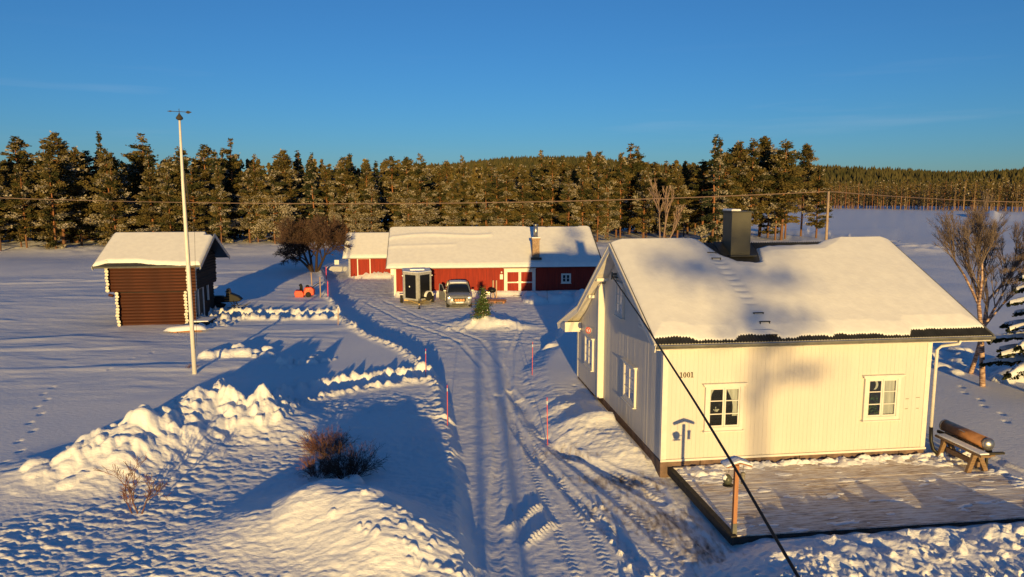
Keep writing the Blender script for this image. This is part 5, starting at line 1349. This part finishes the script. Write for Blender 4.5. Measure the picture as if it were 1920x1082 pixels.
# the dense inside of the forest, nobody could count it: low detail trees in one mesh
def low_tree(r, x, y, z, h, rad, n, cb=.25):
    t = r.uniform(0, 1, n); zz = h * (cb + (1 - cb) * t); rr_ = rad * (1 - t ** 1.8 * .92) * r.uniform(.3, 1, n) ** .5; a = r.uniform(0, 6.28, n)
    return np.stack([x + rr_ * np.cos(a), y + rr_ * np.sin(a), z + zz], 1), r.uniform(.28, .55, n) * (h / 16)
def mass(name, pos, hs, n, seed, frost=.10, cb=.25, trunks=True, wide=1.0):
    r = np.random.default_rng(seed); C = []; S = []
    for (x, y, z), h in zip(pos, hs):
        c, s = low_tree(r, x, y, z, h, h * .14 * wide, n, cb); C.append(c); S.append(s)
    C = np.concatenate(C); S = np.concatenate(S); V, F = leaf_quads(C, S, r, asp=.7)
    mi = (r.uniform(size=len(C)) < frost).astype(int)
    if trunks:
        P = np.array(pos, float); H = np.array(hs)[:, None]
        V2, F2 = tubes_np(P, P + np.concatenate([H * 0, H * 0, H * .9], 1), np.array(hs) * .012, np.array(hs) * .003, 3)
        F = np.concatenate([F, F2 + len(V)]); V = np.concatenate([V, V2]); mi = np.concatenate([mi, np.full(len(F2), 2)])
    o = D.objects.new(name, np_mesh(name, V, F, [M['pine'], M['frost'], M['wood']], mi)); link(o); tag(o, kind='stuff'); return o
r = np.random.default_rng(5); pos = []; hs = []
for _ in range(420):
    x = r.uniform(-125, 44); y0 = np.interp(x, [-125, -72, -40, -10, 20, 44], [106, 106, 114, 124, 132, 130]); y = y0 + r.uniform(2, 24)
    pos.append((x, y, .3)); hs.append(min(r.uniform(12, 14.5), 8 + y * .045) * (1 if x < -20 or x > 30 else .95))
mass('forest_interior', pos, hs, 260, 6, cb=.08)
# far forest over the field on the right
def edge_y(x): return np.interp(x, [130, 185, 221, 330], [400, 388, 330, 250])
r = np.random.default_rng(8)
far_protos = [conifer(71 + i, 14.5, 2.2, 5.5 if i < 2 else 2.5, 'pine', 700, .20, detail=.45) for i in range(3)]
for k in range(46):
    s = k / 45; x = 150 + s * 95; y = float(edge_y(x)) + r.uniform(-2, 4); pr_ = far_protos[k % 3]; h = r.uniform(.75, 1.1)
    tree_thing('pine_tree', ('%s small distant pine from the left in the far field edge' % (['first', 'second', 'third', 'fourth', 'fifth', 'sixth', 'seventh', 'eighth', 'ninth', 'tenth'] + [str(q) + 'th' for q in range(11, 60)])[k]), 'pine tree', 'pines at the far field edge', pr_[0], pr_[1], (x, y, gz(x, y) - .3), (h * r.uniform(.9, 1.3), h), r.uniform(0, 6.28))
pos = []; hs = []
for _ in range(950):
    s = r.uniform(0, 1); x = 120 + s * 230; y = float(edge_y(x)) + 5 + 150 * r.uniform(0, 1) ** 1.6; pos.append((x + (y - 380) * .3, y, gz(x, y) - .5)); hs.append(r.uniform(11, 17))
mass('far_forest', pos, hs, 60, 9, .12, .30, wide=1.2)
# hill forest
def hill_mass():
    r = np.random.default_rng(15); N = 15000
    a = r.uniform(-.16, .72, N); d = 560 + 1100 * r.uniform(0, 1, N) ** 1.25; x = np.sin(a) * d; y = np.cos(a) * d; z = hill_h(x, y); h = r.uniform(9, 15, N)
    ok = (np.abs(a) < .30) | (a > .33); x, y, z, h = x[ok], y[ok], z[ok], h[ok]; n = len(x)
    k = 5; V = []; 
    V.append(np.stack([x, y, z + h], 1))
    for i in range(k):
        t = 2 * np.pi * i / k + r.uniform(0, 1, n); q = h * r.uniform(.16, .30, n); V.append(np.stack([x + q * np.cos(t), y + q * np.sin(t), z + h * r.uniform(.1, .35, n)], 1))
    V = np.stack(V, 1).reshape(-1, 3); b_ = (np.arange(n) * (k + 1))[:, None]
    F = np.concatenate([b_ + np.array([[0, 1 + i, 1 + (i + 1) % k]]) for i in range(k)])
    o = D.objects.new('hill_forest', np_mesh('hill_forest', V, F, foliage_mat('far_needles', (.040, .042, .016), (.085, .070, .028), .02))); link(o); tag(o, kind='stuff')
hill_mass()

# ------------------------------------------------------------------ bare broadleaved trees
def branching(seed, h, trunks, levels, spread, up=.35, r0=.12, ratio=.72, nb=3, crown_from=.3, twig_n=5, jitter=.22, lens=(.28, .42)):
    r = np.random.default_rng(seed); P0 = []; P1 = []; Ra = []; Rb = []; lvl = []
    def grow(p, d, l, rad, lev):
        n = 3; q = p.copy(); dd = d.copy(); ra = rad
        for k in range(n):
            dd = dd + r.normal(size=3) * jitter * .35 + np.array([0, 0, up * .10]); dd /= np.linalg.norm(dd)
            e = q + dd * l / n; rb_ = ra * .88; P0.append(q); P1.append(e); Ra.append(ra); Rb.append(rb_); lvl.append(lev); q = e; ra = rb_
            if lev < levels and (k > 0 or lev > 0):
                for _ in range(1 if lev < 2 else 1 + (r.uniform() < .5)):
                    s = r.normal(size=3); s = s - dd * s.dot(dd); s /= np.linalg.norm(s); nd = dd + s * spread * r.uniform(.6, 1.3); nd[2] += up * .5; nd /= np.linalg.norm(nd)
                    grow(q.copy(), nd, l * ratio * r.uniform(.7, 1.05), ra * .62, lev + 1)
        if lev < levels:
            for _ in range(nb - 1 if lev else nb):
                s = r.normal(size=3); s = s - dd * s.dot(dd); s /= np.linalg.norm(s); nd = dd + s * spread * r.uniform(.4, 1.1); nd[2] += up * .4; nd /= np.linalg.norm(nd)
                grow(q.copy(), nd, l * ratio * r.uniform(.75, 1.05), ra * .72, lev + 1)
    for (ox, oy, dx, dy, hh) in trunks:
        grow(np.array([ox, oy, -.2]), np.array([dx, dy, 1.]) / math.sqrt(dx * dx + dy * dy + 1), h * hh, r0, 0)
    return map(np.array, (P0, P1, Ra, Rb, lvl))
def bare_tree(name, label, cat, loc, seed, mats, rmin=.006, maxtw=60000, **kw):
    P0, P1, Ra, Rb, lv = branching(seed, **kw); Ra = np.maximum(Ra, rmin); Rb = np.maximum(Rb, rmin)
    t = thing(name, label, cat, loc); big = lv <= 1
    V, F = tubes_np(P0[big], P1[big], Ra[big], Rb[big], 7); link(D.objects.new('trunk', np_mesh('trunk', V, F, mats[0], smooth=True)), t)
    V, F = tubes_np(P0[~big], P1[~big], Ra[~big], Rb[~big], 3); link(D.objects.new('crown', np_mesh('crown', V, F, mats[1])), t)
    print(name, len(P0), 'top', P1[:, 2].max(), 'x', P1[:, 0].min(), P1[:, 0].max()); return t
x, y = G(588, 510, .36)
bare_tree('bare_tree', 'wide bare leafless tree with several dark stems left of the red shed', 'bare tree', (x, y, gz(x, y)), 4, (M['twig'], M['twigbrown']), rmin=.014,
          h=8.6, trunks=[(0, 0, -.5, 0, .25), (.2, .1, .15, .1, .30), (.3, -.1, .75, -.1, .26), (-.1, .1, -.15, .3, .28), (.1, -.1, -1.0, .1, .23)], levels=5, spread=.85, up=.12, r0=.15, ratio=.74, nb=2)
x, y = G(1843, 725, .36)
bare_tree('birch_tree', 'nearer bare birch with peeling bark right of the farmhouse gutter corner', 'birch', (x, y, gz(x, y)), 11, (M['birch'], M['birchtwig']), rmin=.0032,
          h=5.6, trunks=[(0, 0, -.03, .02, .62)], levels=5, spread=.62, up=.60, r0=.115, ratio=.60, nb=3)
x, y = G(1818, 700, .36)
bare_tree('birch_tree', 'farther bare birch standing behind its twin right of the farmhouse', 'birch', (x, y, gz(x, y)), 13, (M['birch'], M['birchtwig']), rmin=.0032,
          h=5.6, trunks=[(0, 0, -.04, .0, .62)], levels=5, spread=.66, up=.6, r0=.10, ratio=.60, nb=3)
# pale bare aspen in the forest edge behind the farmhouse
bare_tree('bare_aspen', 'pale bare stems of a leafless tree before the pines behind the ridge', 'bare tree', (21.5, 104, .4), 17, (M['twigfrost'], M['twigfrost']), rmin=.03,
          h=9.0, trunks=[(0, 0, -.08, 0, .6), (.4, 0, .10, 0, .55), (.8, 0, .5, 0, .4)], levels=3, spread=.5, up=.6, r0=.13, ratio=.55, nb=2)

# ------------------------------------------------------------------ bushes poking out of the snow
def bush(label, px, py, rad, h, n, mat1, seed, z=.36, rmin=.0036, fan=1.0):
    r = np.random.default_rng(seed); x, y = G(px, py, z); P0 = []; P1 = []; Ra = []; Rb = []
    for _ in range(n):
        a = r.uniform(0, 6.28); q = rad * .45 * r.uniform(0, 1) ** .5; p = np.array([q * math.cos(a), q * math.sin(a), -.05])
        d = np.array([math.cos(a) * fan * r.uniform(.1, 1), math.sin(a) * fan * r.uniform(.1, 1), 1.0]) + r.normal(size=3) * .15; d /= np.linalg.norm(d); l = h * r.uniform(.6, 1.05); k = 4; ra = .008
        for i in range(k):
            d = d + r.normal(size=3) * .16; d /= np.linalg.norm(d); e = p + d * l / k; P0.append(p); P1.append(e); Ra.append(ra); Rb.append(ra * .8)
            if i > 0:
                for _ in range(3):
                    dd = d + r.normal(size=3) * .55; dd /= np.linalg.norm(dd); ll = l * r.uniform(.12, .28); P0.append(e); P1.append(e + dd * ll); Ra.append(ra * .6); Rb.append(ra * .4)
            p = e; ra *= .8
    V, F = tubes_np(P0, P1, np.maximum(Ra, rmin), np.maximum(Rb, rmin * .8), 3)
    o = D.objects.new('bush', np_mesh('bush', V, F, mat1)); link(o); o.location = (x, y, gz(x, y) - .03); return tag(o, label, 'bush')
bush('broad reddish brown bush at the back of the bush group in the snow', 612, 845, .90, .66, 200, M['twigred'], 1, fan=1.3)
bush('rust red low bush at the left front of the bush group', 600, 890, .50, .62, 110, M['twigred'], 2, fan=1.1)
bush('dark brown twiggy bush at the right front of the bush group', 652, 892, .62, .88, 150, M['twigbrown'], 3, fan=1.2)
bush('small dark twigs reaching right from the bush group', 676, 880, .30, .80, 34, M['twig'], 5, fan=1.8)
x, y = G(258, 965, .36)
bare_tree('small_shrub', 'lone small bare shrub with crooked twigs in the trampled snow', 'shrub', (x, y, gz(x, y)), 23, (M['twigred'], M['twigred']), rmin=.0055,
          h=1.5, trunks=[(0, 0, -.1, 0, .48), (.03, 0, .35, 0, .36), (-.03, .02, -.6, .1, .3)], levels=3, spread=.75, up=.25, r0=.020, ratio=.72, nb=2, jitter=.4)
bush('sparse dead twigs in the snow at the foot of the flagpole', 360, 692, .3, .25, 24, M['twigred'], 8, fan=1.2)

# small spruce on its snow mound
me, mt = conifer(81, 1.75, .50, .12, 'spruce', 2600, .05, detail=3.0, trunk_r=.03)
me = me.copy(); me.materials[0] = M['spruce']
r = np.random.default_rng(3)
x, y = G(905, 603, .3); x += .05; y -= .25
t = thing('little_spruce', 'little green spruce planted on a heap of snow before the red barn', 'spruce', (x, y, gz(x, y) - .1)); link(D.objects.new('trunk', mt), t); link(D.objects.new('crown', me), t)
# a denser coat of short twigs
n = 2600; hgt = 1.75; tt = r.uniform(0, 1, n) ** 1.2; rd = .46 * (1 - tt) * r.uniform(.3, 1, n) ** .5 + .03; a = r.uniform(0, 6.28, n)
V, F = leaf_quads(np.stack([rd * np.cos(a), rd * np.sin(a), .08 + tt * hgt * .95], 1), r.uniform(.025, .06, n), r)
link(D.objects.new('twigs', np_mesh('twigs', V, F, [M['spruce'], M['snowneedle']], (r.uniform(size=n) < .05).astype(int))), t)

# big snowy spruce at the right border: layered drooping boughs
def snowy_spruce(loc, h, rad, seed, label):
    r = np.random.default_rng(seed); t = thing('snowy_spruce', label, 'spruce', loc)
    V, F = tubes_np([(0, 0, 0)], [(0, 0, h)], [.16], [.02], 8); link(D.objects.new('trunk', np_mesh('trunk', V, F, M['bark'])), t)
    C = []; S = []; DR = []; Vs = []; Fs = []; cnt = 0; z = 1.6
    while z < h - .2:
        k = 6
        for i in range(k):
            a = i * 6.283 / k + r.uniform(-.3, .3) + z; L_ = rad * (1 - (z / h) ** 1.1) * r.uniform(.8, 1.1) + .15
            n = int(160 * L_); s = r.uniform(.1, 1, n) ** .7; wdt = .26 * L_ * (1 - s * .75) + .05
            lat = r.uniform(-1, 1, n) * wdt; x = s * L_; zz = z + .10 * s * L_ - .30 * s * s * L_ - np.abs(lat) * .5 - r.uniform(0, .12, n)
            ca, sa = math.cos(a), math.sin(a)
            C.append(np.stack([x * ca - lat * sa, x * sa + lat * ca, zz], 1)); S.append(r.uniform(.05, .11, n)); DR.append(np.stack([ca * .8 - np.sign(lat) * sa * .6, sa * .8 + np.sign(lat) * ca * .6, np.full(n, -.35)], 1))
            # snow pad along the bough
            m = 9
            for q in range(m + 1):
                sq = .25 + .72 * q / m; wq = (.20 * L_ * (1 - sq * .72) + .03) * (1 + .25 * r.normal()) ; xx = sq * L_; zc = z + .10 * sq * L_ - .30 * sq * sq * L_
                for (lt, up_) in ((-1, -.03), (-.4, .055), (.4, .055), (1, -.03)):
                    Vs.append((xx * ca - lt * wq * sa, xx * sa + lt * wq * ca, zc + up_ - (abs(lt) == 1) * wq * .35))
            for q in range(m):
                for j in range(3): b_ = cnt + q * 4 + j; Fs.append((b_, b_ + 1, b_ + 5, b_ + 4))
            cnt += (m + 1) * 4
        z += .42 + .05 * h / 7
    C = np.concatenate(C); V, F = leaf_quads(C, np.concatenate(S), r, dirs=np.concatenate(DR)); link(D.objects.new('crown', np_mesh('crown', V, F, M['pinedark'])), t)
    tag(link(D.objects.new('bough_snow', np_mesh('bough_snow', np.array(Vs), np.array(Fs), M['snow'], smooth=True)), t), kind='stuff')
snowy_spruce((20.2, 26.5, .2), 7.6, 2.2, 5, 'snow laden spruce reaching in at the right edge of the picture')

# handrail with snowy mound at the right edge
rx, ry = G(1886, 697, .3)
t = thing('hand_rail', 'dark metal hand rail by a snow mound at the right edge', 'railing', (rx, ry, .2), 0)
rail = [(0, 0, .0), (.02, 0, .55), (.25, .1, .95), (.6, .2, 1.08), (1.6, .4, 1.15), (2.6, .6, 1.15)]
b = MB(); b.smooth = True; b.tube(rail, .03, 6); b.build('rail', M['darkwood'], t)
for k in range(7): b = MB(); x_ = .25 + k * .35; b.tube([(x_, .1 + x_ * .2, -.2), (x_, .1 + x_ * .2, 1.0 if k else .9)], .018, 5); b.build('baluster', M['darkwood'], t)
mm = MB(); mm.smooth = True; vs = []; n = 16
for j in range(n + 1):
    for i in range(n + 1):
        u, v = i / n * 2 - 1, j / n * 2 - 1; q = max(0, 1 - u * u - v * v); vs.append((u * 1.7, v * 1.2, .75 * q ** .7 + .05 * math.sin(u * 7 + v * 5) * q - .1))
mm._add(vs, [(j * (n + 1) + i, j * (n + 1) + i + 1, (j + 1) * (n + 1) + i + 1, (j + 1) * (n + 1) + i) for j in range(n) for i in range(n)])
o = mm.build('snow_mound', M['snow']); mx_, my_ = G(1925, 712, .3); o.location = (mx_ + .3, my_ + .2, .25); tag(o, kind='structure')

# ------------------------------------------------------------------ unseen shade casters behind the viewpoint: added posts, and a pine
def shade_pole(x, y, h, r_, lab):  # added out of view, in place of tree trunks whose shade stripes the drive
    t = thing('shade_post', lab, 'post', (x, y, 0)); b = MB(); b.smooth = True; b.tube([(0, 0, -.2), (0, 0, h)], r_, 8); b.build('post', M['polewood'], t)
    b = MB(); b.smooth = True; b.lathe([(r_ + .001, h - .1), (r_ + .03, h - .05), (r_ + .03, h), (.0001, h + .06)], 8); b.build('post_cap', M['darkwood'], t)
shade_pole(.85, -14, 4.9, .11, 'thin unseen post added behind the viewpoint to shade the left of the drive')
shade_pole(1.75, -14, 5.2, .13, 'thicker unseen post added behind the viewpoint to shade the middle of the drive')
me, mt = conifer(91, 17.2, 2.7, 10.0, 'pine', 620, .05, detail=.4, trunk_r=.22)
tree_thing('pine_tree', 'lone thin pine behind the viewpoint whose shade falls on the farmhouse front', 'pine tree', 'trees behind the viewpoint', me, mt, (11.4, -62, 0), (1, 1), 0)
